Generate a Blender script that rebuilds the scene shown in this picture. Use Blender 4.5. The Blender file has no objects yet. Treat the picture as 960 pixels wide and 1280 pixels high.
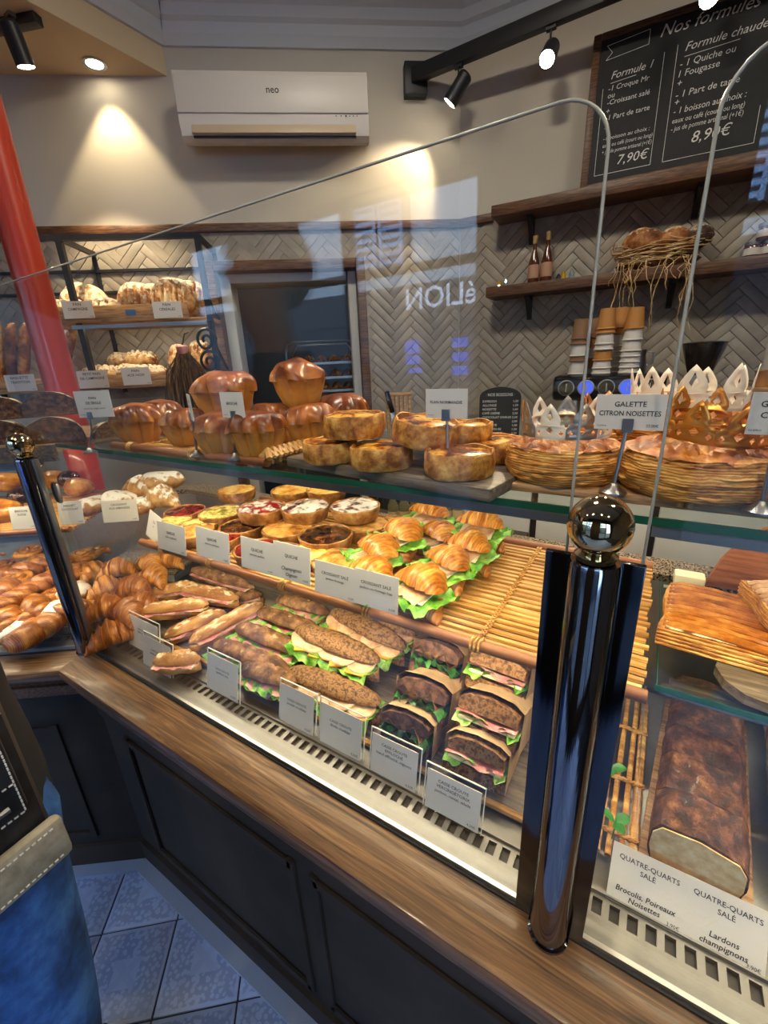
import bpy, bmesh, math, random
from mathutils import Vector, Matrix, noise as mnoise
random.seed(7)
sc = bpy.context.scene
COL = sc.collection
PI = math.pi

# ------------------------------------------------------------------ camera
CZ = 1.5
FPX = 540.0
def _n(v): return Vector(v).normalized()
_down = _n((553-480, 2186-640, FPX))
_d1 = _n((-420-480, 494-640, FPX)); _d1 = (_d1 - _down*_d1.dot(_down)).normalized()
AX = -_d1; AZ = -_down; AY = AZ.cross(AX)
if AY.z < 0: AY = -AY
def cv2w(v): return Vector((AX.dot(v), AY.dot(v), AZ.dot(v)))
def ray(px, py): return cv2w(_n((px-480, py-640, FPX)))
CAMP = Vector((0, 0, CZ))
cam_d = bpy.data.cameras.new('camera'); cam = bpy.data.objects.new('camera', cam_d); COL.objects.link(cam)
_r = cv2w(Vector((1,0,0))); _u = cv2w(Vector((0,-1,0))); _b = cv2w(Vector((0,0,-1)))
cam.matrix_world = Matrix(((_r.x,_u.x,_b.x,0),(_r.y,_u.y,_b.y,0),(_r.z,_u.z,_b.z,CZ),(0,0,0,1)))
cam_d.sensor_fit = 'VERTICAL'; cam_d.sensor_height = 36; cam_d.lens = FPX/1280*36
cam_d.clip_start = 0.02; cam_d.clip_end = 200
sc.camera = cam

# measuring helpers: where a sight line meets a real plane of the shop
def at_z(px, py, z): r = ray(px, py); return CAMP + r*((z-CZ)/r.z)
def at_y(px, py, y): r = ray(px, py); return CAMP + r*(y/r.y)
BA = math.radians(38.1); BU = Vector((math.cos(BA), math.sin(BA), 0)); BN = Vector((-math.sin(BA), math.cos(BA), 0)); BD = 2.4
def at_b(px, py, off=0): r = ray(px, py); return CAMP + r*((BD-off)/r.dot(BN))
RA = math.radians(4.6); RU = Vector((math.cos(RA), math.sin(RA), 0)); RN = Vector((-math.sin(RA), math.cos(RA), 0))
_pc = at_b(574, 284); RD = _pc.dot(RN)
def at_r(px, py, off=0): r = ray(px, py); return CAMP + r*((RD-off)/r.dot(RN))
LA = math.radians(36); LU = Vector((math.cos(LA), math.sin(LA), 0)); LN = Vector((-math.sin(LA), math.cos(LA), 0))
PL = Vector((-1.235, .405, 0))
def at_l(px, py, off=0): r = ray(px, py); return CAMP + r*((PL.dot(LN)+off)/r.dot(LN))

# ------------------------------------------------------------------ world, exposure
wd = bpy.data.worlds.new('world'); sc.world = wd; wd.use_nodes = True
bg = wd.node_tree.nodes['Background']; bg.inputs[0].default_value = (.42, .63, 1.0, 1); bg.inputs[1].default_value = 9.0
vs = sc.view_settings; vs.view_transform = 'Standard'; vs.look = 'None'; vs.exposure = 0.05; vs.gamma = 1.0; vs.use_curve_mapping = False
try:
    sc.cycles.max_bounces = 8; sc.cycles.diffuse_bounces = 4; sc.cycles.glossy_bounces = 4; sc.cycles.transparent_max_bounces = 24
    sc.cycles.caustics_reflective = False; sc.cycles.caustics_refractive = False; sc.cycles.sample_clamp_indirect = 4
    sc.cycles.use_denoising = True
except Exception: pass
def area(name, loc, rot, sx, sy, power, col, portal=False):
    l = bpy.data.lights.new(name, 'AREA'); l.shape = 'RECTANGLE'; l.size = sx; l.size_y = sy; l.energy = power; l.color = col
    if portal: l.cycles.is_portal = True
    o = bpy.data.objects.new(name, l); COL.objects.link(o); o.location = loc; o.rotation_euler = rot; return o
FRONT_Y = -1.6
OPEN = [(-3.5, -.9), (.15, 1.7)]           # shopfront openings (x ranges)
for i, (a, b) in enumerate(OPEN):
    area('window_portal', ((a+b)/2, FRONT_Y-.02, 1.3), (math.radians(90), 0, 0), b-a, 2.3, 1, (1,1,1), True)

# ------------------------------------------------------------------ materials
def M_(name):
    m = bpy.data.materials.new(name); m.use_nodes = True
    nt = m.node_tree; b = nt.nodes['Principled BSDF']; return m, nt, b
def rgb(h):
    h = h.lstrip('#'); v = [int(h[i:i+2], 16)/255 for i in (0, 2, 4)]
    return tuple(x/12.92 if x <= .04045 else ((x+.055)/1.055)**2.4 for x in v)+(1,)
def plain(name, c, rough=.5, metal=0, spec=.5, coat=0, emit=None, es=0, noise=0, nscale=40, bump=0, sss=0):
    m, nt, b = M_(name); c = rgb(c) if isinstance(c, str) else tuple(c)+(1,)*(4-len(c))
    b.inputs['Base Color'].default_value = c; b.inputs['Roughness'].default_value = rough; b.inputs['Metallic'].default_value = metal
    b.inputs['Specular IOR Level'].default_value = spec; b.inputs['Coat Weight'].default_value = coat
    if emit: b.inputs['Emission Color'].default_value = rgb(emit); b.inputs['Emission Strength'].default_value = es
    if noise or bump:
        tc = nt.nodes.new('ShaderNodeTexCoord'); nz = nt.nodes.new('ShaderNodeTexNoise'); nz.inputs['Scale'].default_value = nscale; nz.inputs['Detail'].default_value = 5
        nt.links.new(tc.outputs['Object'], nz.inputs['Vector'])
        if noise:
            hs = nt.nodes.new('ShaderNodeHueSaturation'); hs.inputs['Color'].default_value = c
            mr = nt.nodes.new('ShaderNodeMapRange'); mr.inputs['To Min'].default_value = 1-noise; mr.inputs['To Max'].default_value = 1+noise
            mr.inputs['From Min'].default_value = .3; mr.inputs['From Max'].default_value = .7
            nt.links.new(nz.outputs['Fac'], mr.inputs['Value']); nt.links.new(mr.outputs[0], hs.inputs['Value']); nt.links.new(hs.outputs[0], b.inputs['Base Color'])
        if bump:
            bp = nt.nodes.new('ShaderNodeBump'); bp.inputs['Strength'].default_value = bump; bp.inputs['Distance'].default_value = .003
            nt.links.new(nz.outputs['Fac'], bp.inputs['Height']); nt.links.new(bp.outputs[0], b.inputs['Normal'])
    return m
def ramped(name, stops, scale=30, rough=.5, bump=.5, dist=.002, coat=0, detail=6, stretch=(1,1,1), wave=0, wscale=60, wdir='Z', dust=None, dscale=60, dlo=.5, rand=True, metal=0, spread=.6, distort=0, zmix=None):
    """colour ramp on stretched noise (+ optional wave bands, + optional dusting of a second colour on upward faces)"""
    m, nt, b = M_(name); N = nt.nodes.new; L = nt.links.new
    tc = N('ShaderNodeTexCoord'); mp = N('ShaderNodeMapping'); mp.inputs['Scale'].default_value = stretch
    L(tc.outputs['Object'], mp.inputs['Vector']); vec = mp.outputs[0]
    if rand:
        oi = N('ShaderNodeObjectInfo'); va = N('ShaderNodeVectorMath'); va.operation = 'ADD'
        sc_ = N('ShaderNodeVectorMath'); sc_.operation = 'SCALE'; sc_.inputs[0].default_value = (3.1, 5.7, 2.3)
        L(oi.outputs['Random'], sc_.inputs['Scale']); L(vec, va.inputs[0]); L(sc_.outputs[0], va.inputs[1]); vec = va.outputs[0]
    nz = N('ShaderNodeTexNoise'); nz.inputs['Scale'].default_value = scale; nz.inputs['Detail'].default_value = detail; nz.inputs['Roughness'].default_value = .62
    nz.inputs['Distortion'].default_value = distort
    L(vec, nz.inputs['Vector']); fac = nz.outputs['Fac']
    if wave:
        wv = N('ShaderNodeTexWave'); wv.bands_direction = wdir; wv.inputs['Scale'].default_value = wscale; wv.inputs['Distortion'].default_value = 6; wv.inputs['Detail'].default_value = 3
        L(vec, wv.inputs['Vector']); mx = N('ShaderNodeMix'); mx.inputs[0].default_value = wave
        L(fac, mx.inputs[2]); L(wv.outputs['Fac'], mx.inputs[3]); fac = mx.outputs[0]
    cr = N('ShaderNodeValToRGB'); e = cr.color_ramp.elements
    while len(e) > 1: e.remove(e[-1])
    for i, (p, c) in enumerate(stops):
        p = .5+(p-.5)*spread; el = e[0] if i == 0 else e.new(p); el.position = p; el.color = rgb(c)
    L(fac, cr.inputs[0]); col = cr.outputs[0]
    if zmix:
        z0, z1, zc = zmix; sz = N('ShaderNodeSeparateXYZ'); L(tc.outputs['Object'], sz.inputs[0])
        n3 = N('ShaderNodeTexNoise'); n3.inputs['Scale'].default_value = 45; L(vec, n3.inputs['Vector'])
        a3 = N('ShaderNodeMath'); a3.operation = 'MULTIPLY_ADD'; L(n3.outputs['Fac'], a3.inputs[0]); a3.inputs[1].default_value = (z1-z0)*1.6; L(sz.outputs[2], a3.inputs[2])
        m3 = N('ShaderNodeMapRange'); m3.inputs['From Min'].default_value = z1+(z1-z0)*.8; m3.inputs['From Max'].default_value = z0+(z1-z0)*.8; L(a3.outputs[0], m3.inputs[0])
        mx = N('ShaderNodeMix'); mx.data_type = 'RGBA'; L(m3.outputs[0], mx.inputs[0]); L(col, mx.inputs[6]); mx.inputs[7].default_value = rgb(zc); col = mx.outputs[2]
    if dust:
        ge = N('ShaderNodeNewGeometry'); sx = N('ShaderNodeSeparateXYZ'); L(ge.outputs['Normal'], sx.inputs[0])
        n2 = N('ShaderNodeTexNoise'); n2.inputs['Scale'].default_value = dscale; n2.inputs['Detail'].default_value = 4; L(vec, n2.inputs['Vector'])
        ad = N('ShaderNodeMath'); ad.operation = 'MULTIPLY_ADD'; L(sx.outputs[2], ad.inputs[0]); ad.inputs[1].default_value = .35; L(n2.outputs['Fac'], ad.inputs[2])
        mr = N('ShaderNodeMapRange'); mr.inputs['From Min'].default_value = dlo+.22; mr.inputs['From Max'].default_value = dlo+.36; L(ad.outputs[0], mr.inputs[0])
        mx = N('ShaderNodeMix'); mx.data_type = 'RGBA'; L(mr.outputs[0], mx.inputs[0]); L(col, mx.inputs[6]); mx.inputs[7].default_value = rgb(dust); col = mx.outputs[2]
    L(col, b.inputs['Base Color']); b.inputs['Roughness'].default_value = rough; b.inputs['Coat Weight'].default_value = coat; b.inputs['Coat Roughness'].default_value = .12
    b.inputs['Metallic'].default_value = metal
    if bump:
        bp = N('ShaderNodeBump'); bp.inputs['Strength'].default_value = bump; bp.inputs['Distance'].default_value = dist
        L(fac, bp.inputs['Height']); L(bp.outputs[0], b.inputs['Normal'])
    return m
def glassmat(name, tint=(1,1,1,1), refl=1.0, rough=0.0):
    m = bpy.data.materials.new(name); m.use_nodes = True; nt = m.node_tree; nt.nodes.clear(); N = nt.nodes.new; L = nt.links.new
    out = N('ShaderNodeOutputMaterial'); tr = N('ShaderNodeBsdfTransparent'); tr.inputs[0].default_value = tint
    gl = N('ShaderNodeBsdfGlossy'); gl.inputs['Roughness'].default_value = rough
    ge = N('ShaderNodeNewGeometry'); dt = N('ShaderNodeVectorMath'); dt.operation = 'DOT_PRODUCT'; L(ge.outputs['Incoming'], dt.inputs[0]); L(ge.outputs['Normal'], dt.inputs[1])
    ab = N('ShaderNodeMath'); ab.operation = 'ABSOLUTE'; L(dt.outputs['Value'], ab.inputs[0])
    iv = N('ShaderNodeMath'); iv.operation = 'SUBTRACT'; iv.inputs[0].default_value = 1; L(ab.outputs[0], iv.inputs[1])
    pw = N('ShaderNodeMath'); pw.operation = 'POWER'; pw.inputs[1].default_value = 5; L(iv.outputs[0], pw.inputs[0])
    sl = N('ShaderNodeMath'); sl.operation = 'MULTIPLY_ADD'; sl.inputs[1].default_value = .96; sl.inputs[2].default_value = .04; L(pw.outputs[0], sl.inputs[0])
    mu = N('ShaderNodeMath'); mu.operation = 'MULTIPLY'; mu.inputs[1].default_value = refl; L(sl.outputs[0], mu.inputs[0])
    mx = N('ShaderNodeMixShader'); L(mu.outputs[0], mx.inputs[0]); L(tr.outputs[0], mx.inputs[1]); L(gl.outputs[0], mx.inputs[2]); L(mx.outputs[0], out.inputs[0])
    return m
MT = {}
MT['wall'] = plain('plaster_warm', '#c8c0b1', .9, noise=.04, nscale=3)
MT['ceil_grey'] = plain('ceiling_paint', '#c9ccd2', .9)
MT['soffit'] = plain('soffit_paint', '#d8c3a0', .9)
MT['tile'] = ramped('taupe_glazed_tile', [(.3,'#968b7b'),(.7,'#aba08f')], 9, .45, .2, .002)
MT['grout'] = plain('grout', '#978c7c', .9)
MT['wood_rail'] = ramped('walnut_wood', [(.3,'#3c2415'),(.5,'#5a3a22'),(.7,'#74502f')], 14, .45, .25, .001, stretch=(1.2,14,14), rand=False)
MT['wood_ledge'] = ramped('oiled_oak', [(.28,'#2f1e0f'),(.46,'#5c3f25'),(.6,'#765434'),(.78,'#906e48')], 7, .4, .3, .001, coat=.2, stretch=(.8,16,16), rand=False, distort=1.0, detail=10, spread=.8)
MT['wood_board'] = ramped('board_wood', [(.3,'#7b5a3c'),(.55,'#a9835a'),(.8,'#c29d71')], 8, .5, .25, .001, stretch=(1.5,16,16), distort=.6)
MT['wood_dark'] = ramped('dark_board_wood', [(.3,'#4b4238'),(.55,'#6e6253'),(.8,'#8c7c66')], 8, .45, .25, .001, stretch=(1.5,16,16), distort=.6)
MT['wood_light'] = ramped('pine_wood', [(.3,'#8d6538'),(.55,'#b98b54'),(.8,'#d2a970')], 8, .5, .2, .001, stretch=(1.5,16,16))
MT['panel'] = ramped('dark_panel_paint', [(.3,'#1a120d'),(.7,'#2b2019')], 5, .85, .1)
MT['chrome'] = plain('dark_chrome', (.26,.26,.28), .07, 1)
MT['plate'] = plain('black_chrome', (.07,.075,.09), .12, 1)
MT['brass'] = plain('polished_brass', (.68,.55,.32), .04, 1)
MT['steel'] = plain('brushed_steel', (.33,.33,.32), .38, 1, noise=.06, nscale=60)
MT['steel_k'] = plain('case_steel', (.2,.2,.195), .4, 1, noise=.06, nscale=60)
MT['steel_d'] = plain('bright_trim', (.34,.34,.34), .34, 1)
MT['black'] = plain('black_metal', (.012,.012,.014), .45)
MT['blackgloss'] = plain('black_gloss', (.01,.01,.012), .15)
MT['white_p'] = plain('white_plastic', '#d9d3c8', .4)
MT['white_paint'] = plain('white_paint', '#cbc7bd', .5)
MT['cab_white'] = plain('white_cabinet', '#d8d8d6', .4)
MT['glass'] = glassmat('clear_glass', (.985,.995,.99,1), 1.0)
MT['glass_g'] = glassmat('shelf_glass', (.93,.975,.95,1), .8)
MT['glass_e'] = plain('green_glass_edge', (.01,.09,.05), .12, 0, .6)
MT['glass_e2'] = plain('pale_glass_edge', '#e6e6da', .2, 0, .6)
MT['acrylic'] = glassmat('acrylic', (.97,.98,.98,1), 1.3)
MT['card'] = plain('white_card', '#cfcac0', .55)
MT['ink'] = plain('ink', '#2b2723', .7)
MT['ink_hand'] = plain('marker_ink', '#0d0b0b', .6)
MT['chalk'] = plain('chalk', '#d9d9d4', .9)
MT['slate'] = ramped('chalkboard', [(.3,'#141416'),(.7,'#232426')], 6, .7, .05)
MT['rattan'] = ramped('rattan', [(.3,'#a06e2e'),(.55,'#cb964c'),(.8,'#e8bf78')], 25, .45, .2, .001, stretch=(.3,4,4))
MT['rattan_d'] = ramped('rattan_bar', [(.3,'#6a3a1e'),(.55,'#8d5730'),(.8,'#a9744a')], 14, .4, .2, .001, stretch=(.3,4,4))
MT['granite'] = ramped('granite', [(.38,'#2c2620'),(.48,'#7d6c59'),(.56,'#b5a48e'),(.64,'#463c33')], 180, .25, 0, detail=3, rand=False)
MT['red'] = plain('red_paint', '#c23a1d', .35, coat=.3)
MT['fabric'] = plain('grey_fabric', '#8f8b82', .9)
# food
MT['brioche'] = ramped('brioche_crust', [(.3,'#4a1c07'),(.5,'#7a3a10'),(.75,'#a9601f')], 22, .34, .25, .003, coat=.22, zmix=(.026,.058,'#c98836'))
MT['brioche_side'] = ramped('bun_crust', [(.3,'#9a5518'),(.55,'#c98330'),(.8,'#e0a850')], 30, .35, .2, .001, coat=.3)
MT['pastry'] = ramped('tart_crust', [(.3,'#6e4318'),(.55,'#a26f36'),(.8,'#c6985e')], 45, .6, .5, .002)
MT['flan_side'] = ramped('flan_crust', [(.28,'#7d4610'),(.5,'#b87a2c'),(.75,'#dcab57')], 60, .55, 1.0, .004)
MT['flan_fill'] = ramped('baked_custard', [(.34,'#4a1c08'),(.45,'#a75a18'),(.56,'#e6a83a'),(.75,'#f1c763')], 34, .25, .3, .002, coat=.4)
MT['puff_side'] = ramped('puff_layers', [(.2,'#6e3a0e'),(.45,'#bd7a2c'),(.75,'#ebb964')], 34, .5, 1.0, .004, stretch=(1,1,2.5), wave=.12, wscale=45, spread=.65)
MT['slab_top'] = ramped('ridged_glaze', [(.2,'#6e340c'),(.5,'#a55f1a'),(.8,'#d08f3e')], 34, .3, .2, .002, coat=.35)
MT['puff_top'] = ramped('glazed_puff', [(.25,'#6a2c08'),(.5,'#ac5e19'),(.75,'#d9973f')], 45, .5, .8, .004, coat=.08)
MT['croissant'] = ramped('croissant_crust', [(.2,'#7c3f0c'),(.5,'#bd7626'),(.8,'#e2ac52')], 30, .36, .7, .003, coat=.25, wave=.10, wscale=40, wdir='X', spread=.6, stretch=(2.4,.8,.8))
MT['croissant_d'] = ramped('dark_croissant_crust', [(.2,'#5e2a09'),(.5,'#9a5820'),(.8,'#cc8f48')], 30, .36, .7, .003, coat=.25, wave=.10, wscale=40, wdir='X', spread=.6, stretch=(2.4,.8,.8))
MT['dusted'] = ramped('sugar_dusted_crust', [(.25,'#8a5a2a'),(.5,'#b5844c'),(.75,'#d6ab70')], 24, .6, .5, .003, dust='#efe9df', dlo=.42, dscale=70)
MT['baguette'] = ramped('baguette_crust', [(.25,'#83521f'),(.5,'#b07a3e'),(.78,'#d2a466')], 22, .6, .4, .002, stretch=(.5,1.4,1.4), dust='#e6d0ac', dlo=.6)
MT['rustic'] = ramped('rustic_crust', [(.25,'#3d2312'),(.5,'#704a2a'),(.78,'#a67c50')], 34, .7, .8, .004, dust='#c9ae88', dlo=.74)
MT['cereal'] = ramped('seeded_crust', [(.25,'#3a2412'),(.45,'#6e4a28'),(.6,'#9c7346'),(.8,'#4a2f18')], 140, .65, .8, .003)
MT['ryecrumb'] = ramped('rye_crumb', [(.3,'#2e1a10'),(.5,'#553522'),(.75,'#7d5739')], 90, .8, .8, .002)
MT['ryecrust'] = ramped('rye_crust', [(.3,'#22130b'),(.5,'#40281a'),(.75,'#6c4d36')], 22, .75, .7, .004, dust='#c9b79b', dlo=.46)
MT['crumb'] = ramped('pale_crumb', [(.3,'#cdb083'),(.5,'#e4cfa6'),(.75,'#efe2c4')], 80, .8, .6, .002)
MT['country'] = ramped('country_crust', [(.25,'#6a3a16'),(.45,'#a8692f'),(.6,'#d2a263'),(.8,'#ecd7ab')], 16, .6, .7, .005, dust='#f0dfc0', dlo=.4)
MT['country_d'] = ramped('dark_country_crust', [(.25,'#4a2410'),(.5,'#8a4f22'),(.75,'#c28a4c')], 18, .6, .7, .005, dust='#e6cfa6', dlo=.55)
MT['lettuce'] = ramped('lettuce', [(.3,'#3f7d1c'),(.5,'#6fae32'),(.75,'#b4d977')], 40, .4, .4, .003)
MT['rocket'] = ramped('dark_leaves', [(.3,'#1d4a16'),(.5,'#35732a'),(.75,'#67a04a')], 40, .4, .4, .003)
MT['ham'] = ramped('ham', [(.3,'#b8696a'),(.55,'#d79490'),(.8,'#e9bdb3')], 30, .4, .2)
MT['turkey'] = ramped('turkey_slice', [(.3,'#b98a62'),(.6,'#dcb893'),(.8,'#ecd3b4')], 40, .45, .2)
MT['cheddar'] = plain('cheddar', '#e89a1c', .4)
MT['cheese'] = plain('white_cheese', '#efe3bb', .45)
MT['tomato'] = plain('tomato', '#b5331d', .3)
MT['kraft'] = ramped('kraft_paper', [(.3,'#9a7c58'),(.55,'#b59670'),(.8,'#c7ac88')], 14, .7, .6, .006)
MT['jam'] = ramped('red_jam', [(.3,'#2c0505'),(.5,'#6a0f0c'),(.75,'#9c2418')], 50, .2, .6, .003, coat=.5)
MT['jam_sugar'] = ramped('sugared_dark_filling', [(.3,'#2a0c08'),(.55,'#5a1a10'),(.8,'#7a3018')], 50, .35, .6, .003, dust='#efe6dc', dlo=.50, dscale=60)
MT['jamred_sugar'] = ramped('sugared_red_filling', [(.3,'#4a0806'),(.55,'#8d1a12'),(.8,'#b2331f')], 50, .3, .6, .003, dust='#efe0d6', dlo=.60, dscale=80)
MT['choco'] = ramped('dark_glossy_filling', [(.35,'#120704'),(.5,'#331609'),(.7,'#7a4a22')], 60, .15, 1.0, .005, coat=.8)
MT['quiche'] = ramped('quiche_filling', [(.3,'#b46a1c'),(.5,'#e0ac4a'),(.75,'#f0d27d')], 40, .4, .5, .003, coat=.2)
MT['quiche_green'] = ramped('leek_quiche_filling', [(.34,'#7a6a24'),(.5,'#c9b45c'),(.6,'#e3d48a'),(.75,'#8f9a3d')], 60, .4, .6, .003)
MT['quiche_brown'] = ramped('browned_filling', [(.3,'#7a4518'),(.5,'#b98038'),(.75,'#d8ac60')], 40, .4, .5, .003)
MT['cake_top'] = ramped('cake_crust', [(.2,'#160b07'),(.45,'#3a2014'),(.62,'#6a4029'),(.85,'#a87850')], 60, .5, 1.0, .010, stretch=(1,.7,1), coat=.05, detail=9, spread=.75)
MT['cake_cut'] = ramped('cake_crumb', [(.05,'#5a4a34'),(.2,'#d9b070'),(.6,'#f5d79a'),(.8,'#fae6b8')], 60, .8, .4, .002)
MT['cake_gold'] = ramped('gold_cake_crust', [(.25,'#7a4a1c'),(.5,'#b9853e'),(.75,'#dfb667')], 26, .6, .8, .005)
MT['straw'] = ramped('straw', [(.3,'#a8824e'),(.6,'#d8b680'),(.8,'#f0dcb0')], 20, .7, .2)
MT['husk'] = ramped('dried_stalks', [(.3,'#33200f'),(.55,'#5f4023'),(.8,'#8a6538')], 30, .8, .4, stretch=(4,4,.4))
MT['leafgreen'] = plain('plant_leaf', '#2f7a2c', .35)
MT['gold_card'] = plain('gold_card', '#d9913a', .25, .6)
MT['silver_card'] = plain('silver_card', '#a9a59c', .3, .7)
MT['cream_card'] = plain('cream_card', '#eadfc9', .5)
MT['copper_card'] = plain('copper_card', '#c98d5c', .3, .6)

# ------------------------------------------------------------------ mesh helpers
class MB:
    def __init__(s): s.v = []; s.f = []
    def add(s, vs_, fs):
        o = len(s.v); s.v += [Vector(p) for p in vs_]; s.f += [tuple(i+o for i in f) for f in fs]; return s
    def box(s, c, d, R=None):
        x, y, z = d[0]/2, d[1]/2, d[2]/2
        P = [Vector(p) for p in ((-x,-y,-z),(x,-y,-z),(x,y,-z),(-x,y,-z),(-x,-y,z),(x,-y,z),(x,y,z),(-x,y,z))]
        if R: P = [R @ p for p in P]
        c = Vector(c); return s.add([c+p for p in P], [(0,3,2,1),(4,5,6,7),(0,1,5,4),(1,2,6,5),(2,3,7,6),(3,0,4,7)])
    def bbox(s, c, d, b=.003, R=None):           # box with chamfered edges
        bm = bmesh.new(); bmesh.ops.create_cube(bm, size=1)
        for v in bm.verts: v.co = Vector((v.co.x*d[0], v.co.y*d[1], v.co.z*d[2]))
        bmesh.ops.bevel(bm, geom=bm.edges[:], offset=b, segments=2, affect='EDGES', profile=.5)
        c = Vector(c); bm.verts.index_update()
        P = [(R @ v.co if R else v.co.copy())+c for v in bm.verts]; F = [[v.index for v in f.verts] for f in bm.faces]; bm.free()
        return s.add(P, F)
    def loft(s, rings, cap=True, closed=True):
        n = len(rings[0]); V = [p for r in rings for p in r]; F = []
        for i in range(len(rings)-1):
            for j in range(n if closed else n-1):
                k = (j+1) % n; F.append((i*n+j, i*n+k, (i+1)*n+k, (i+1)*n+j))
        if cap and closed:
            for i, rev in ((0, True), (len(rings)-1, False)):
                c = sum((Vector(p) for p in rings[i]), Vector())/n; V.append(c); ci = len(V)-1
                for j in range(n):
                    k = (j+1) % n; F.append((i*n+k, i*n+j, ci) if rev else (i*n+j, i*n+k, ci))
        return s.add(V, F)
    def tube(s, path, r, n=8, cap=True):
        path = [Vector(p) for p in path]; rs = r if isinstance(r, (list, tuple)) else [r]*len(path); rings = []; prev = None
        for i, p in enumerate(path):
            t = (path[min(i+1, len(path)-1)]-path[max(i-1, 0)]).normalized()
            a = prev if prev is not None else (Vector((0,0,1)) if abs(t.z) < .9 else Vector((1,0,0)))
            u = (a - t*a.dot(t)).normalized(); v = t.cross(u); prev = u
            rings.append([p+(u*math.cos(2*PI*j/n)+v*math.sin(2*PI*j/n))*rs[i] for j in range(n)])
        return s.loft(rings, cap)
    def lathe(s, prof, n=24, c=(0,0,0), cap=True):
        c = Vector(c)
        return s.loft([[c+Vector((r*math.cos(2*PI*j/n), r*math.sin(2*PI*j/n), z)) for j in range(n)] for r, z in prof], cap)
    def sphere(s, c, r, n=16, m=10, sc_=(1,1,1)):
        c = Vector(c); R = []
        for i in range(m+1):
            a = -PI/2+PI*i/m; R.append([c+Vector((r*sc_[0]*math.cos(a)*math.cos(2*PI*j/n), r*sc_[1]*math.cos(a)*math.sin(2*PI*j/n), r*sc_[2]*math.sin(a))) for j in range(n)])
        return s.loft(R, False)
    def sheet(s, fn, nx, ny):
        V = [fn(i/nx, j/ny) for j in range(ny+1) for i in range(nx+1)]
        return s.add(V, [(j*(nx+1)+i, j*(nx+1)+i+1, (j+1)*(nx+1)+i+1, (j+1)*(nx+1)+i) for j in range(ny) for i in range(nx)])
    def prism(s, poly, z0, z1):
        n = len(poly); V = [(p[0], p[1], z0) for p in poly]+[(p[0], p[1], z1) for p in poly]
        return s.add(V, [tuple(range(n-1, -1, -1)), tuple(range(n, 2*n))]+[(i, (i+1) % n, n+(i+1) % n, n+i) for i in range(n)])
    def jitter(s, amp, freq, seed=0, zmin=None):
        for p in s.v:
            q = p*freq+Vector((seed*3.7, seed*1.9, seed*5.3)); d = Vector((mnoise.noise(q), mnoise.noise(q+Vector((31,7,3))), mnoise.noise(q+Vector((5,57,11)))))
            p += d*amp
            if zmin is not None and p.z < zmin: p.z = zmin
        return s
    def xf(s, m): s.v = [m @ p for p in s.v]; return s
    def mesh(s, name, mat, smooth=True, ang=40):
        me = bpy.data.meshes.new(name); me.from_pydata([tuple(p) for p in s.v], [], s.f); me.materials.append(mat)
        if smooth:
            me.shade_smooth()
            try: me.set_sharp_from_angle(angle=math.radians(ang))
            except Exception: pass
        me.update(); return me
    def build(s, name, mat, parent=None, loc=None, rot=None, smooth=True, ang=40):
        o = bpy.data.objects.new(name, s.mesh(name, mat, smooth, ang)); COL.objects.link(o)
        if parent: o.parent = parent
        if loc is not None: o.location = loc
        if rot is not None: o.rotation_euler = rot
        return o
def tag(o, label=None, cat=None, group=None, kind=None):
    if label: o['label'] = label
    if cat: o['category'] = cat
    if group: o['group'] = group
    if kind: o['kind'] = kind
    return o
def thing(name, label, cat, loc=(0,0,0), rz=0, group=None):
    o = bpy.data.objects.new(name, None); COL.objects.link(o); o.empty_display_size = .03; o.location = loc; o.rotation_euler = (0,0,rz)
    return tag(o, label, cat, group)
def struct(o): o['kind'] = 'structure'; return o
KIDS = {}
def copy_tree(o, parent=None):
    c = o.copy(); COL.objects.link(c); c.parent = parent
    for ch in o.children: copy_tree(ch, c)
    return c
def put(proto, loc, rz=0, label=None, group=None, rx=0, ry=0, s=1):
    """first call moves the prototype itself, later calls place copies of it and of its parts"""
    if proto.get('_used'):
        o = copy_tree(proto)
    else:
        o = proto; proto['_used'] = 1
    o.location = loc; o.rotation_euler = (rx, ry, rz); o.scale = (s, s, s) if not isinstance(s, tuple) else s
    if label: o['label'] = label
    if group: o['group'] = group
    return o
def part_copy(o, parent, loc=None, rot=None):
    c = o.copy(); COL.objects.link(c); c.parent = parent
    if loc is not None: c.location = loc
    if rot is not None: c.rotation_euler = rot
    return c
_tc = {}
def text_geo(s, size, shear=0, bold=0):
    k = (s, shear, bold)
    if k not in _tc:
        cu = bpy.data.curves.new('t', 'FONT'); cu.body = s; cu.size = 1; cu.align_x = 'CENTER'; cu.align_y = 'CENTER'; cu.resolution_u = 2; cu.shear = shear; cu.offset = bold
        o = bpy.data.objects.new('t', cu); me = bpy.data.meshes.new_from_object(o)
        _tc[k] = ([v.co.copy() for v in me.vertices], [tuple(p.vertices) for p in me.polygons])
        bpy.data.objects.remove(o); bpy.data.meshes.remove(me); bpy.data.curves.remove(cu)
    V, F = _tc[k]; return [v*size for v in V], F
def text_on(mb, s, size, x, z, y, shear=0, bold=0, align='C', rot=0, maxw=None, sx=1):
    """lettering in the XZ plane facing -Y"""
    V, F = text_geo(s, size, shear, bold)
    if not V: return
    x0 = min(v.x for v in V); x1 = max(v.x for v in V)
    if maxw and x1-x0 > maxw: sx = maxw/(x1-x0)
    off = -x0*sx if align == 'L' else (-x1*sx if align == 'R' else -(x0+x1)/2*sx)
    c, s_ = math.cos(rot), math.sin(rot)
    mb.add([(x+(v.x*sx+off)*c-v.y*s_, y, z+(v.x*sx+off)*s_+v.y*c) for v in V], F)
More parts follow.
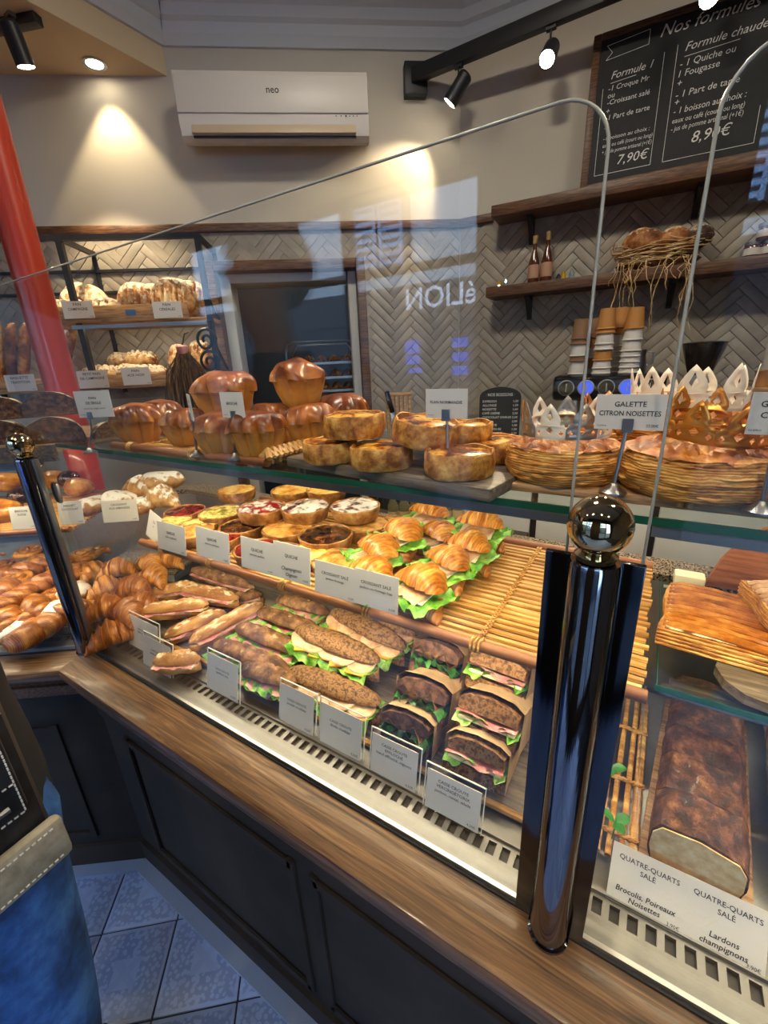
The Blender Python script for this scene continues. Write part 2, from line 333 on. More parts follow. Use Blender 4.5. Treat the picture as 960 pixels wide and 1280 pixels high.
#==SECTIONS==
# ================================================================== SETTING
def bw(u, z, off=0): return BU*u + BN*(BD-off) + Vector((0,0,z))
def rw(u, z, off=0): return RU*u + RN*(RD-off) + Vector((0,0,z))
CEIL = 3.01
def wall_boxes(rects, th, mat, name, rz, origin):
    mb = MB()
    for (u0, u1, z0, z1) in rects: mb.box(((u0+u1)/2, th/2, (z0+z1)/2), (u1-u0, th, z1-z0))
    return struct(mb.build(name, mat, None, origin, (0,0,rz), smooth=False))
UC = _pc.dot(BU)                      # corner of back and right wall, along the back wall
DU0, DU1, DZ = -.549, .182, 1.962     # door opening incl. frame
wall_back = wall_boxes([(-2.4, DU0, 0, CEIL), (DU1, UC, 0, CEIL), (DU0, DU1, DZ, CEIL)], .14, MT['wall'], 'wall_back', BA, BN*BD)
RC = _pc.dot(RU)
wall_right = wall_boxes([(RC, 2.2, 0, CEIL)], .14, MT['wall'], 'wall_right', RA, RN*RD)
pl = bw(-2.4, 0)
mb = MB(); mb.box((pl.x-.06, (pl.y+FRONT_Y)/2, CEIL/2), (.12, pl.y-FRONT_Y+.3, CEIL)); struct(mb.build('wall_left', plain('left_wall_paint', '#5f554a', .8), smooth=False))
mb = MB(); mb.box((2.06, .5, CEIL/2), (.12, 4.4, CEIL)); struct(mb.build('wall_side', plain('side_wall_paint', '#5a5046', .8), smooth=False))
# shopfront behind the visitor: wall with two glazed openings
mb = MB(); xs = [pl.x-.2]+[v for o in OPEN for v in o]+[2.2]
for i in range(0, len(xs), 2): mb.box(((xs[i]+xs[i+1])/2, FRONT_Y-.08, CEIL/2), (xs[i+1]-xs[i], .16, CEIL))
for a, b in OPEN: mb.box(((a+b)/2, FRONT_Y-.08, 2.7), (b-a, .16, CEIL-2.42)); mb.box(((a+b)/2, FRONT_Y-.08, .06), (b-a, .16, .12))
MT['wall_dark'] = plain('dark_shopfront_wood', '#3a2f27', .6, noise=.1, nscale=6); struct(mb.build('wall_front', MT['wall_dark'], smooth=False))
for i, (a, b) in enumerate(OPEN):
    mb = MB(); n = 3 if b-a > 2 else 2
    for k in range(n+1): mb.box((a+(b-a)*k/n, FRONT_Y-.08, 1.27), (.06, .07, 2.3))
    mb.box(((a+b)/2, FRONT_Y-.08, 2.4), (b-a, .07, .06)); mb.box(((a+b)/2, FRONT_Y-.08, .15), (b-a, .07, .06)); mb.box(((a+b)/2, FRONT_Y-.08, 2.0), (b-a, .05, .04))
    w = struct(mb.build('window_%d' % (i+1), MT['panel'], smooth=False))
    g = MB(); g.box(((a+b)/2, FRONT_Y-.08, 1.27), (b-a, .006, 2.24)); g.build('window_glass', MT['glass'], w, smooth=False)
# street outside: the facade across the road with shuttered windows and a shop sign
fy = -7.0; GLY = .408
fac = thing('street_facade', 'pale building front across the street seen only as a reflection', 'building', (-4, fy, 0))
MT['facade'] = plain('facade_stone', '#dedbd3', .9, noise=.05, nscale=2)
MT['shutter'] = plain('blue_grey_shutter', '#b4c4d8', .7)
MT['shopdark'] = plain('shopfront_dark', '#20242c', .3)
mb = MB(); mb.box((0, -.3, 1.1), (16, .5, 2.2)); mb.build('shop_front', MT['shopdark'], fac, smooth=False)
mb = MB(); mb.box((0, -.3, 2.5), (16, .6, .6)); mb.build('sign_band', MT['shopdark'], fac, smooth=False)
mb = MB(); mb.box((0, -.3, 5.9), (16, .5, 6.2)); mb.build('wall', MT['facade'], fac, smooth=False)
lm = MB(); text_on(lm, 'éLION', .5, 0, 0, 0, bold=.01); MT['sign_glow'] = plain('glowing_letters', '#dfe9f5', .5, emit='#dfe9f5', es=3.5)  # white letters given a glow so they show mirrored in the glass
lo = lm.build('sign_lettering', MT['sign_glow'], fac, (.45, .12, 2.52), (0,0,PI), smooth=False)
sh0 = None
for wx in (-4.6, -2.0, .9, 3.6):
    for wz in (4.1, 6.7):
        if sh0 is None:
            m2 = MB(); m2.box((0,0,0), (1.3,.1,1.9)); w0 = m2.build('window', MT['shopdark'], fac, (wx+1.15, -.03, wz), smooth=False)
            m3 = MB()
            for s_ in (-1, 1):
                m3.box((s_*.5, .06, 0), (.06,.05,1.9)); m3.box((s_*.06, .06, 0), (.06,.05,1.9))
                for k in range(14): m3.box((s_*.28, .06, -.88+k*.135), (.4,.03,.09), Matrix.Rotation(.5, 3, 'X'))
            sh0 = w0; s0 = m3.build('shutter', MT['shutter'], w0, smooth=False)
        else:
            w0 = part_copy(sh0, fac, (wx+1.15, -.03, wz)); part_copy(s0, w0)
MT['asphalt'] = plain('asphalt', '#33363b', .8)
mb = MB(); mb.box((-2, -4.8, -.06), (20, 6.0, .08)); tag(mb.build('street', MT['asphalt'], smooth=False), 'grey street outside the shop windows', 'street'); bpy.data.objects['street']['kind'] = 'structure'
# blue panels in the shop window, glow added so their reflection shows
MT['panel_glow'] = plain('glowing_blue_panel', '#24408c', .4, emit='#4a72ff', es=5)
VY = 2*GLY+1.655
for i, (px, py, hh) in enumerate(((515,434,.075),(516,450,.05),(519,463,.03),(575,428,.05),(575,446,.05),(575,463,.05))):
    q = at_y(px, py, VY)
    mb = MB(); mb.box((0,0,0), (.095,.003,hh)); o = mb.build('window_screen', MT['panel_glow'], None, (q.x, FRONT_Y-.055, q.z), smooth=False)
    tag(o, 'small blue panel in the shop window with added glow, %s of the %s column' % (('top','middle','bottom')[i % 3], ('farther','nearer')[i//3]), 'screen', 'glowing panels in the shop window')

# floor
floor = MB(); floor.box((-.6, .6, -.04), (6.0, 4.8, .07)); MT['floor_grout'] = plain('floor_grout', '#26282c', .8)
floor = struct(floor.build('floor', MT['floor_grout'], smooth=False))
def tile_mat():
    m, nt, b = M_('patterned_cement_tile'); N = nt.nodes.new; L = nt.links.new
    tc = N('ShaderNodeTexCoord'); sx = N('ShaderNodeSeparateXYZ'); L(tc.outputs['Object'], sx.inputs[0])
    def mth(op, a, bb=None):
        n = N('ShaderNodeMath'); n.operation = op
        for i, q in enumerate((a, bb)):
            if q is None: continue
            if isinstance(q, (int, float)): n.inputs[i].default_value = q
            else: L(q, n.inputs[i])
        return n.outputs[0]
    x, y = sx.outputs[0], sx.outputs[1]
    d1 = mth('ABSOLUTE', mth('ADD', x, y)); d2 = mth('ABSOLUTE', mth('SUBTRACT', x, y))
    dia = mth('MINIMUM', d1, d2)
    leaf = N('ShaderNodeTexVoronoi'); leaf.inputs['Scale'].default_value = 85; L(tc.outputs['Object'], leaf.inputs['Vector'])
    nz = N('ShaderNodeTexNoise'); nz.inputs['Scale'].default_value = 70; L(tc.outputs['Object'], nz.inputs['Vector'])
    band = mth('LESS_THAN', mth('ABSOLUTE', mth('SUBTRACT', mth('MAXIMUM', mth('ABSOLUTE', x), mth('ABSOLUTE', y)), .062)), .030)
    lv = mth('GREATER_THAN', mth('ADD', leaf.outputs['Distance'], mth('MULTIPLY', nz.outputs['Fac'], .5)), .72)
    f = mth('MULTIPLY', lv, band); f2 = mth('MULTIPLY', mth('LESS_THAN', dia, .012), .25)
    f = mth('MAXIMUM', f, f2)
    mx = N('ShaderNodeMix'); mx.data_type = 'RGBA'; L(f, mx.inputs[0]); mx.inputs[6].default_value = rgb('#8f9fc2'); mx.inputs[7].default_value = rgb('#7787ab')
    L(mx.outputs[2], b.inputs['Base Color']); b.inputs['Roughness'].default_value = .38
    return m
MT['floor_tile'] = tile_mat()
FA = math.radians(40); fu = Vector((math.cos(FA), math.sin(FA), 0)); fn = Vector((-math.sin(FA), math.cos(FA), 0)); TS = .2045
tp = None
for i in range(-18, 12):
    for j in range(-14, 8):
        c = fu*(-.547+TS*(i+.5)) + fn*(.88+TS*(j+.5))
        if not (-2.25 < c.x < 1.0 and -1.3 < c.y < .62): continue
        if (c-PL).dot(LN) > .25: continue
        if tp is None:
            m = MB(); m.bbox((0,0,0), (TS-.0045, TS-.0045, .012), .0015); tp = m.build('floor_tile', MT['floor_tile'], floor, c+Vector((0,0,-.0055)), (0,0,FA)); o = tp
        else: o = part_copy(tp, floor, c+Vector((0,0,-.0055)), (0,0,FA+PI/2*random.randint(0,3)))

# ceiling, soffit, cornice
xs_ = at_z(205, 93, 2.67).x
mb = MB(); mb.box((-.6, .6, CEIL+.05), (6.0, 4.8, .1)); struct(mb.build('ceiling', MT['ceil_grey'], smooth=False))
mb = MB(); mb.prism([(pl.x, FRONT_Y), (xs_, FRONT_Y), (xs_, (BD + xs_*math.sin(BA))/math.cos(BA)), (pl.x, pl.y)], 2.67, CEIL-.002)
struct(mb.build('ceiling_soffit', MT['soffit'], smooth=False))
prof = [(.0, 2.765), (.012, 2.765), (.018, 2.78), (.03, 2.795), (.034, 2.83), (.05, 2.84), (.055, 2.875), (.085, 2.895), (.095, 2.925), (.15, 2.955), (.16, 2.98), (.20, 2.992), (.205, CEIL), (0, CEIL)]
def cornice(name, a, b, nin, ma=0, mb_=0):
    """profile swept from a to b; nin points into the room; ma/mb_ = mitre factor at the ends"""
    d = (b-a).normalized(); m = MB(); n = len(prof)
    R = [[p+nin*o+d*(o*k)+Vector((0,0,z)) for o, z in prof] for p, k in ((a, ma), (b, mb_))]
    m.loft(R, True); return struct(m.build(name, MT['ceil_grey'], ang=25))
ca = Vector((xs_, (BD + xs_*math.sin(BA))/math.cos(BA), 0)); cb = Vector((_pc.x, _pc.y, 0)); cc = rw(1.9, 0)
t1 = math.tan((BA-RA)/2)
cornice('trim_cornice_1', ca, cb, -BN, math.tan((PI/2-BA)/2)*0+ (1-math.sin(BA))/math.cos(BA)*1.0, t1*-1*-1)
cornice('trim_cornice_2', cb, Vector((cc.x, cc.y, 0)), -RN, -t1, 0)
cornice('trim_cornice_3', Vector((xs_, FRONT_Y, 0)), ca, Vector((1,0,0)), 0, -(1-math.sin(BA))/math.cos(BA))

# herringbone tiles
def herring(wall, rects, holes, W=.037, n=4, origin=(0,0)):
    """rects: (u0,u1,z0,z1) tiled areas in wall coordinates; tiles are cut at their edges"""
    m = MB()
    for (u0,u1,z0,z1) in rects: m.box(((u0+u1)/2, -.004, (z0+z1)/2), (u1-u0, .008, z1-z0))
    m.build('grout_panel', MT['grout'], wall, smooth=False)
    L = W*n; g = .0018; cnt = 0; full = None; c45 = math.sqrt(.5)
    for (u0,u1,z0,z1) in rects:
        R = int(max(u1-u0, z1-z0)/W)+10; cu, cz = origin
        cells = []
        for a in range(-80, 81):
            for k in range(-14, 15):
                cells.append((a+2*n*k+n/2, a+.5, 0)); cells.append((a+.5, a+1+2*n*k+n/2, 1))
        for (x, y, v) in cells:
            px_, pz_ = (x-y)*W*c45+cu, (x+y)*W*c45+cz
            e = L/2*c45+W/2*c45
            if px_+e < u0 or px_-e > u1 or pz_+e < z0 or pz_-e > z1: continue
            ang = -PI/4 if v == 0 else PI/4
            ang = PI/4 if v == 0 else -PI/4
            inside = px_-e >= u0 and px_+e <= u1 and pz_-e >= z0 and pz_+e <= z1
            tilt = (random.uniform(-.004,.004), random.uniform(-.008,.008))
            if inside:
                if full is None:
                    mm = MB(); mm.bbox((0,0,0), (L-g, .009, W-g), .0022); full = mm.mesh('tile', MT['tile'])
                o = bpy.data.objects.new('tile', full); COL.objects.link(o); o.parent = wall
                o.location = (px_, -.0095, pz_); o.rotation_euler = (tilt[0], -ang, tilt[1])
            else:
                bm = bmesh.new(); bmesh.ops.create_cube(bm, size=1)
                mt = Matrix.Translation((px_, -.0095, pz_)) @ Matrix.Rotation(-ang, 4, 'Y') @ Matrix.Diagonal((L-g, .009, W-g, 1))
                bm.transform(mt)
                for co, no in (((u0,0,0),(-1,0,0)), ((u1,0,0),(1,0,0)), ((0,0,z0),(0,0,-1)), ((0,0,z1),(0,0,1))):
                    r = bmesh.ops.bisect_plane(bm, geom=bm.verts[:]+bm.edges[:]+bm.faces[:], plane_co=co, plane_no=no, clear_outer=True)
                    es = [q for q in r['geom_cut'] if isinstance(q, bmesh.types.BMEdge)]
                    if es: bmesh.ops.contextual_create(bm, geom=es)
                if len(bm.faces) < 4 or sum(f.calc_area() for f in bm.faces) < .0007: bm.free(); continue
                me = bpy.data.meshes.new('tile'); bm.to_mesh(me); bm.free(); me.materials.append(MT['tile'])
                o = bpy.data.objects.new('tile', me); COL.objects.link(o); o.parent = wall
            cnt += 1
    return cnt
RAIL = 2.098
herring(wall_back, [(-1.55, DU0, 1.38, RAIL), (DU1, UC-.004, 1.16, RAIL), (DU0, DU1, DZ, RAIL)], None, origin=(.33, 1.43))
herring(wall_right, [(RC+.012, .52, 1.2, RAIL)], None, origin=(.1, 1.53))
# wooden rail at the top of the tiles
mb = MB(); mb.bbox(((-2.3+UC)/2, -.018, RAIL+.014), (UC+2.3-.02, .036, .034), .004); struct(mb.build('trim_rail', MT['wood_rail'], None, BN*BD, (0,0,BA)))
ul = at_r(618,270).dot(RU); mb = MB(); mb.bbox(((RC+ul)/2, -.018, RAIL+.014), (ul-RC, .036, .034), .004); struct(mb.build('trim_rail', MT['wood_rail'], None, RN*RD, (0,0,RA)))

# ---------------------------------------------------------------- door to the back room
door = struct(thing('door_1', 'wood framed doorway to the dark bakery room behind the counter', 'door', BN*BD, BA))
fw = .042
for nm, c, d in (('frame_post', (DU0+fw/2, -.012, DZ/2), (fw, .2, DZ)), ('frame_post', (DU1-fw/2, -.012, DZ/2), (fw, .2, DZ)), ('frame_head', ((DU0+DU1)/2, -.012, DZ-fw/2), (DU1-DU0-2*fw, .2, fw))):
    m = MB(); m.bbox((0,0,0), d, .004); m.build(nm, MT['wood_rail'], door, c)
jw = .05
for nm, c, d in (('jamb', (DU0+fw+jw/2, .04, (DZ-fw)/2), (jw, .16, DZ-fw)), ('jamb', (DU1-fw-.02, .04, (DZ-fw)/2), (.04, .16, DZ-fw)), ('jamb_head', ((DU0+DU1)/2, .04, DZ-fw-.02), (DU1-DU0-2*fw-.09, .16, .04))):
    m = MB(); m.bbox((0,0,0), d, .005); m.build(nm, MT['white_paint'], door, c)
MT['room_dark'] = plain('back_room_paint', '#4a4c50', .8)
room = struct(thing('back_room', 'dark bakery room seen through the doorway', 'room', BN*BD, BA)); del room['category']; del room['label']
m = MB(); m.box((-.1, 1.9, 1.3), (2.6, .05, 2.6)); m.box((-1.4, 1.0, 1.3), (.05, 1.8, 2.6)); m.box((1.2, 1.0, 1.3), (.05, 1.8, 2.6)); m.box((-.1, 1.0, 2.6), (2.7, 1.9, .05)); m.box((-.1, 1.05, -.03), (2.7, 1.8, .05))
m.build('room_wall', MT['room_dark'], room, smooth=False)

# ---------------------------------------------------------------- counter
GY = .408
def cpt(d):
    y = GY+d; return Vector((PL.x+((y-PL.y)*math.cos(LA)-d)/math.sin(LA), y, 0))
XR = 1.35; LEN = 1.75
def lend(d): return Vector((PL.x, PL.y, 0)) + LN*d - LU*LEN
def strip_c(d0, d1, z0, z1, mb=None, x1=XR):
    mb = mb or MB(); a, b = cpt(d0), cpt(d1); mb.prism([(a.x,a.y), (x1, a.y), (x1, b.y), (b.x, b.y)], z0, z1); return mb
def strip_l(d0, d1, z0, z1, mb=None):
    mb = mb or MB(); a, b, c, d = cpt(d0), cpt(d1), lend(d1), lend(d0); mb.prism([(d.x,d.y), (a.x,a.y), (b.x,b.y), (c.x,c.y)], z0, z1); return mb
LZ = .80
base = thing('shop_counter', 'dark brown panelled counter front below the wooden ledge', 'counter', (0,0,0))
for st in (strip_c, strip_l):
    st(-.028, .5, 0, .70).build('body', MT['panel'], base, smooth=False)
    st(-.040, -.026, 0, .09).build('plinth', MT['panel'], base, smooth=False)
    m = st(-.036, -.026, .60, .70); m.build('top_rail', MT['panel'], base, smooth=False)
    m = MB()
    st(-.06, -.026, .695, .712, m); st(-.072, -.026, .712, .735, m); st(-.062, -.026, .735, .765, m)
    m.build('moulding', MT['wood_rail'], base, smooth=False)
for (x0, x1) in ((-1.10, -.50), (-.44, .3)):
    m = MB(); y = GY-.034
    for (cx, cz, sx, sz) in (((x0+x1)/2, .14, x1-x0, .03), ((x0+x1)/2, .56, x1-x0, .03), (x0, .35, .03, .45), (x1, .35, .03, .45)): m.box((cx, y, cz), (sx if sx > .1 else .018, .006, sz if sz > .1 else .018))
    m.build('panel_moulding', MT['panel'], base, smooth=False)
m = MB()
for (c, sx, sz, zz) in ((.45, .62, .03, .14), (.45, .62, .03, .56), (.14, .03, .45, .35), (.76, .03, .45, .35)): m.box((-c, -.034, zz), (sx if sx > .1 else .018, .006, sz if sz > .1 else .018))
m.build('panel_moulding', MT['panel'], base, (PL.x, PL.y, 0), (0,0,LA), smooth=False)
m = strip_c(-.075, -.04, 0, .012); strip_l(-.075, -.04, 0, .012, m); MT['skirt'] = plain('skirting_tile', '#7d8aa3', .35); m.build('foot_strip', MT['skirt'], base, smooth=False)  # blue tint of the daylight is put into the strip colour
ledge = thing('counter_ledge', 'oiled oak ledge running along the foot of the display glass', 'ledge', (0,0,0))
def ledge_piece(a0, a1, b0, b1, nout, nm, rz):
    # bullnose profile swept between mitre ends
    pr = [(0,LZ), (-.085,LZ), (-.093,LZ-.004), (-.096,LZ-.012), (-.096,LZ-.024), (-.092,LZ-.032), (-.084,LZ-.035), (0,LZ-.035)]
    R = []
    for e in (0, 1):
        ring = []
        for d, z in pr: ring.append(nout(e, d)+Vector((0,0,z)))
        R.append(ring)
    m = MB(); m.loft(R, True)
    M4 = Matrix.Rotation(-rz, 4, 'Z'); m.xf(M4)
    return m.build(nm, MT['wood_ledge'], ledge, None, (0,0,rz), ang=30)
ledge_piece(0,0,0,0, lambda e, d: (cpt(d+.04) if e == 0 else Vector((XR, GY+d+.04, 0))) if d > -.01 else (cpt(d) if e == 0 else Vector((XR, GY+d, 0))), 'ledge_board', 0)
ledge_piece(0,0,0,0, lambda e, d: (lend(d+.04) if e == 0 else cpt(d+.04)) if d > -.01 else (lend(d) if e == 0 else cpt(d)), 'ledge_board', LA)

# ---------------------------------------------------------------- display case
MT['steel_lip'] = plain('polished_lip', (.42,.42,.41), .3, 1)
case = thing('display_case', 'glass fronted bakery display case standing on the oak ledge', 'display case', (0,0,0))
for st in (strip_c, strip_l):
    st(-.010, -.004, LZ, LZ+.011).build('front_lip', MT['steel_lip'], case, smooth=False); m = st(-.004, .016, LZ, LZ+.010); st(.016, .022, LZ, LZ+.008, m); m.build('base_trim', MT['steel_k'], case, smooth=False)
    st(-.014, -.010, LZ, LZ+.004).build('seal', MT['black'], case, smooth=False)
    st(.052, .50, LZ, LZ+.014).build('deck', MT['steel_k'], case, smooth=False)
    st(.022, .052, LZ, LZ+.001).build('vent_well', MT['black'], case, smooth=False)
    st(.50, .525, LZ, 1.085).build('rear_wall', MT['steel'], case, smooth=False)
    st(.475, .55, 1.085, 1.10).build('rear_worktop', MT['granite'], case, smooth=False)
m = MB()
strip_c(.022, .027, LZ+.001, LZ+.008, m); strip_c(.047, .052, LZ+.001, LZ+.008, m)
x = -1.20
while x < 1.3: m.box((x, GY+.037, LZ+.0045), (.0085, .021, .007), Matrix.Rotation(.0, 3, 'Z')); x += .0205
m.build('vent_grille', MT['steel_k'], case, smooth=False)
m = MB(); strip_l(.022, .027, LZ+.001, LZ+.008, m); strip_l(.047, .052, LZ+.001, LZ+.008, m)
for k in range(80):
    c = Vector((PL.x,PL.y,0))+LN*.037-LU*(.03+k*.0205); m.box((c.x, c.y, LZ+.0045), (.0085,.021,.007), Matrix.Rotation(LA, 3, 'Z'))
m.build('vent_grille', MT['steel_k'], case, smooth=False)
MT['glass_e3'] = plain('polished_glass_edge', '#9d9e95', .25, 0, .6); GT = 1.672
def pane(name, x0, x1, z0, z1, rl, rr, loc, rz, th=.009):
    """glass pane in its own XZ plane with rounded upper corners + its polished edge"""
    pts = [(x0, z0)]
    if rl: pts += [(x0+rl-rl*math.cos(a), z1-rl+rl*math.sin(a)) for a in [PI/2*k/8 for k in range(9)]]
    else: pts.append((x0, z1))
    if rr: pts += [(x1-rr+rr*math.sin(a), z1-rr+rr*math.cos(a)) for a in [PI/2*k/8 for k in range(9)]]
    else: pts.append((x1, z1))
    pts.append((x1, z0)); n = len(pts)
    m = MB(); m.add([(p[0], -th/2, p[1]) for p in pts], [tuple(range(n))][::-1]); m.add([(p[0], th/2, p[1]) for p in pts], [tuple(range(n-1,-1,-1))])
    o = m.build(name, MT['glass'], case, loc, (0,0,rz), smooth=False)
    e = MB(); _i0, _i1 = (0 if rl else 1), (n if rr else n-1); e.tube([(p[0], 0, p[1]) for p in pts[_i0:_i1]], .0013, 8); e.build('pane_edge', MT['glass_e3'], o, ang=60); return o
cx0 = cpt(0).x+.012
pane('front_glass', cx0, -.057, LZ+.008, GT, 0, .035, (0, GY, 0), 0)
pane('front_glass', .006, 1.3, LZ+.008, GT, .035, 0, (0, GY, 0), 0)
pane('front_glass', -LEN, -.02, LZ+.008, GT, 0, 0, (PL.x, PL.y, 0), LA)

# posts
def post(loc, label, plates):
    t = thing('display_post', label, 'post', (loc[0], loc[1], LZ))
    m = MB(); m.lathe([(.0245,0),(.0245,.004),(.022,.006),(.022,.522),(.0205,.526)], 32); m.build('tube', MT['chrome'], t)
    m = MB(); m.lathe([(.012,.526),(.016,.527),(.018,.532),(.012,.537)], 24); m.build('collar', MT['brass'], t)
    m = MB(); m.sphere((0,0,.559), .0265, 32, 20); m.build('ball_finial', MT['brass'], t)
    for (x0, x1, y0, rz) in plates:
        m = MB(); m.bbox(((x0+x1)/2, 0, .262), (x1-x0, .007, .522), .001); m.build('side_plate', MT['plate'], t, (0, y0, .002), (0,0,rz))
    return t
RP = (-.030, .389)
pa = at_y(683, 690, .398).x-RP[0]; pb = at_y(714, 690, .398).x-RP[0]; pcx = at_y(777, 705, .398).x-RP[0]; pd = at_y(809, 705, .398).x-RP[0]
post(RP, 'tall dark chrome post with polished ball finial, the near one at right', [(pa, -.014, .008, 0), (.014, pd, .008, 0)])
lp = post((-1.222, .392), 'dark chrome post with small ball finial at the counter corner, far left', [])
m = MB(); m.bbox((.027, .008, .262), (.012, .012, .522), .001); m.build('side_plate', MT['steel_d'], lp, (0,0,.002))
m = MB(); m.bbox((.035, .028, .44), (.03, .012, .05), .008); m.build('glass_clamp', MT['steel'], lp)
# red column
rc_ = Vector((-1.80, .80, 0)); rr = ray(48, 380); k_ = 1.93/math.hypot(rr.x, rr.y); rc_ = Vector((rr.x*k_, rr.y*k_, 0))
m = MB(); m.lathe([(.075,0),(.075,.02),(.05,.05),(.05,CEIL-.08),(.06,CEIL-.05),(.06,CEIL)], 28); tag(m.build('red_column', MT['red'], None, rc_), 'round red painted column in front of the bread rack', 'column')

# glass and timber shelves
TZ = 1.337
sh = thing('top_glass_shelf', 'long glass top shelf of the display case carrying brioches, flans and galettes', 'shelf', (0,0,0))
a, b = cpt(.062), cpt(.46)
m = MB(); m.prism([(a.x,a.y),(XR,a.y),(XR,b.y),(b.x,b.y)], TZ, TZ+.008)
m.build('glass_plate', MT['glass_g'], sh, smooth=False)
m = MB(); m.box(((a.x+XR)/2, a.y-.0005, TZ+.004), (XR-a.x, .001, .0082)); m.build('front_edge', MT['glass_e'], sh, smooth=False)
for x in (-1.0, -.05, .9):
    m = MB(); m.box((x, (a.y+b.y)/2+.02, TZ-.011), (.016, b.y-a.y-.06, .02)); m.build('bracket', MT['steel'], sh, smooth=False)
shl = thing('timber_top_shelf', 'brown top shelf board of the left display case under the dark rye breads', 'shelf', (0,0,0))
m = strip_l(.06, .46, TZ-.012, TZ+.006); m.build('board', MT['wood_board'], shl, smooth=False)
m = strip_l(.052, .062, TZ-.034, TZ+.006); m.build('fascia', MT['wood_dark'], shl, smooth=False)
MZ = 1.105
# ================================================================== FIXTURES ON THE WALLS
def bthing(name, label, cat, u, z, off=0, group=None): return thing(name, label, cat, bw(u, z, off), BA, group)
def rthing(name, label, cat, u, z, off=0, group=None): return thing(name, label, cat, rw(u, z, off), RA, group)
MT['lamp_on'] = plain('lit_lamp', '#fff4dc', .5, emit='#fff0d0', es=30)
# air conditioner
W_ = .757; ac = bthing('air_conditioner', 'white wall mounted air conditioner with slanted lower grille', 'air conditioner', -.155, 2.375)
prof_ac = [(0,.07),(-.06,.035),(-.12,.008),(-.16,.004),(-.182,.018),(-.196,.06),(-.2,.20),(-.19,.222),(-.17,.23),(0,.23)]
m = MB(); m.loft([[Vector((x, y, z)) for y, z in prof_ac] for x in (-W_/2, -W_/2+.004, W_/2-.004, W_/2)], True); m.build('body', MT['white_p'], ac, ang=35)
m = MB(); m.bbox((0, -.2, .145), (W_-.004, .008, .12), .003); m.build('front_panel', MT['white_p'], ac)
MT['louver'] = plain('louver_plastic', '#c9b596', .45)
m = MB(); m.bbox((-.005, -.19, .044), (W_*.87, .01, .05), .003, Matrix.Rotation(-.3, 3, 'X')); m.build('louver', MT['louver'], ac)
m = MB(); m.box((-.005, -.178, .0155), (W_*.87, .012, .006)); m.build('air_slot', MT['black'], ac, smooth=False)
m = MB(); text_on(m, 'neo', .034, 0, .158, -.2048, bold=.01); m.build('logo', MT['ink'], ac, (0,0,0), smooth=False)
m = MB()
for k, x in enumerate((.245, .265, .285, .30, .315, .33)): m.box((x, -.2045, .075), (.006 if k == 2 else .004, .001, .006 if k == 2 else .004))
m.build('indicator', MT['ink'], ac, smooth=False)

# track spotlights
def spot_lamp(parent_loc, aim, label, group, power=18, size=.045, col=(1,.86,.62), angle=75):
    t = thing('track_spotlight', label, 'spotlight', parent_loc, 0, group)
    d = (Vector(aim)-Vector(parent_loc)).normalized(); hub = Vector((0,0,-.075))
    q = d.to_track_quat('Z', 'Y').to_matrix().to_4x4(); q.translation = hub
    m = MB(); m.lathe([(.0,-.055),(.020,-.055),(.0285,-.047),(.0295,.05),(.030,.056),(.026,.056)], 24, cap=False); m.xf(q); m.build('housing', MT['black'], t)
    m = MB(); m.lathe([(.026,.056),(.0255,.051),(.001,.051)], 24, cap=False); m.xf(q); m.build('lens', MT['lamp_on'], t)
    m = MB(); m.tube([(0,0,0),(0,0,-.05)], .004, 8); m.box((0,0,-.004), (.035,.02,.012)); m.build('stem', MT['black'], t)
    l = bpy.data.lights.new('spot_beam', 'SPOT'); l.energy = power; l.color = col; l.spot_size = math.radians(angle); l.spot_blend = .55; l.shadow_soft_size = .02
    o = bpy.data.objects.new('spot_beam', l); COL.objects.link(o); o.parent = t; o.location = hub+d*.062; o.rotation_euler = d.to_track_quat('-Z', 'Y').to_euler()
    return t
pbx = at_b(519, 100, .03); tz = pbx.z
trk = thing('lighting_track', 'long black lighting track reaching from the back wall over the counter', 'lighting track', (0,0,0))
m = MB(); m.bbox((0,0,0), (.10,.05,.115), .004); m.build('wall_box', MT['black'], trk, at_b(519,101,.025), (0,0,BA))
m = MB(); m.box((.8, pbx.y-.02, tz), (1.7+ (pbx.x*-1+.05)*1.0, .035, .05)); 
m = MB(); x0 = pbx.x-.0; m.bbox(((x0+1.6)/2, pbx.y-.02, tz+.005), (1.6-x0, .036, .052), .002); m.build('rail', MT['black'], trk)
ty = pbx.y-.02
def on_track(px, py): p = at_y(px, py, ty); return (p.x, ty, tz-.021)
# left track on the soffit
lt = at_z(10, 40, 2.6)
tl = thing('lighting_track', 'short black lighting track under the beige soffit at left', 'lighting track', (0,0,0))
pA = at_z(48, 24, 2.655); pB = Vector((pA.x-1.0, pA.y-.42, 2.655))
m = MB(); d_ = pB-pA; m.bbox((0,0,0), (d_.length, .035, .03), .002); m.build('rail', MT['black'], tl, (pA+pB)/2, (0,0,math.atan2(d_.y, d_.x)))
# recessed downlight
dp = at_z(118, 79, 2.67); t = thing('recessed_downlight', 'small round recessed downlight in the beige soffit', 'downlight', (dp.x, dp.y, 2.67))
m = MB(); m.lathe([(.032,.0),(.042,-.001),(.043,-.004),(.032,-.004),(.031,.01)], 28, cap=False); m.build('rim', MT['chrome'], t)
m = MB(); m.lathe([(.031,-.002),(.001,-.002)], 28, cap=False); m.build('lens', MT['lamp_on'], t)

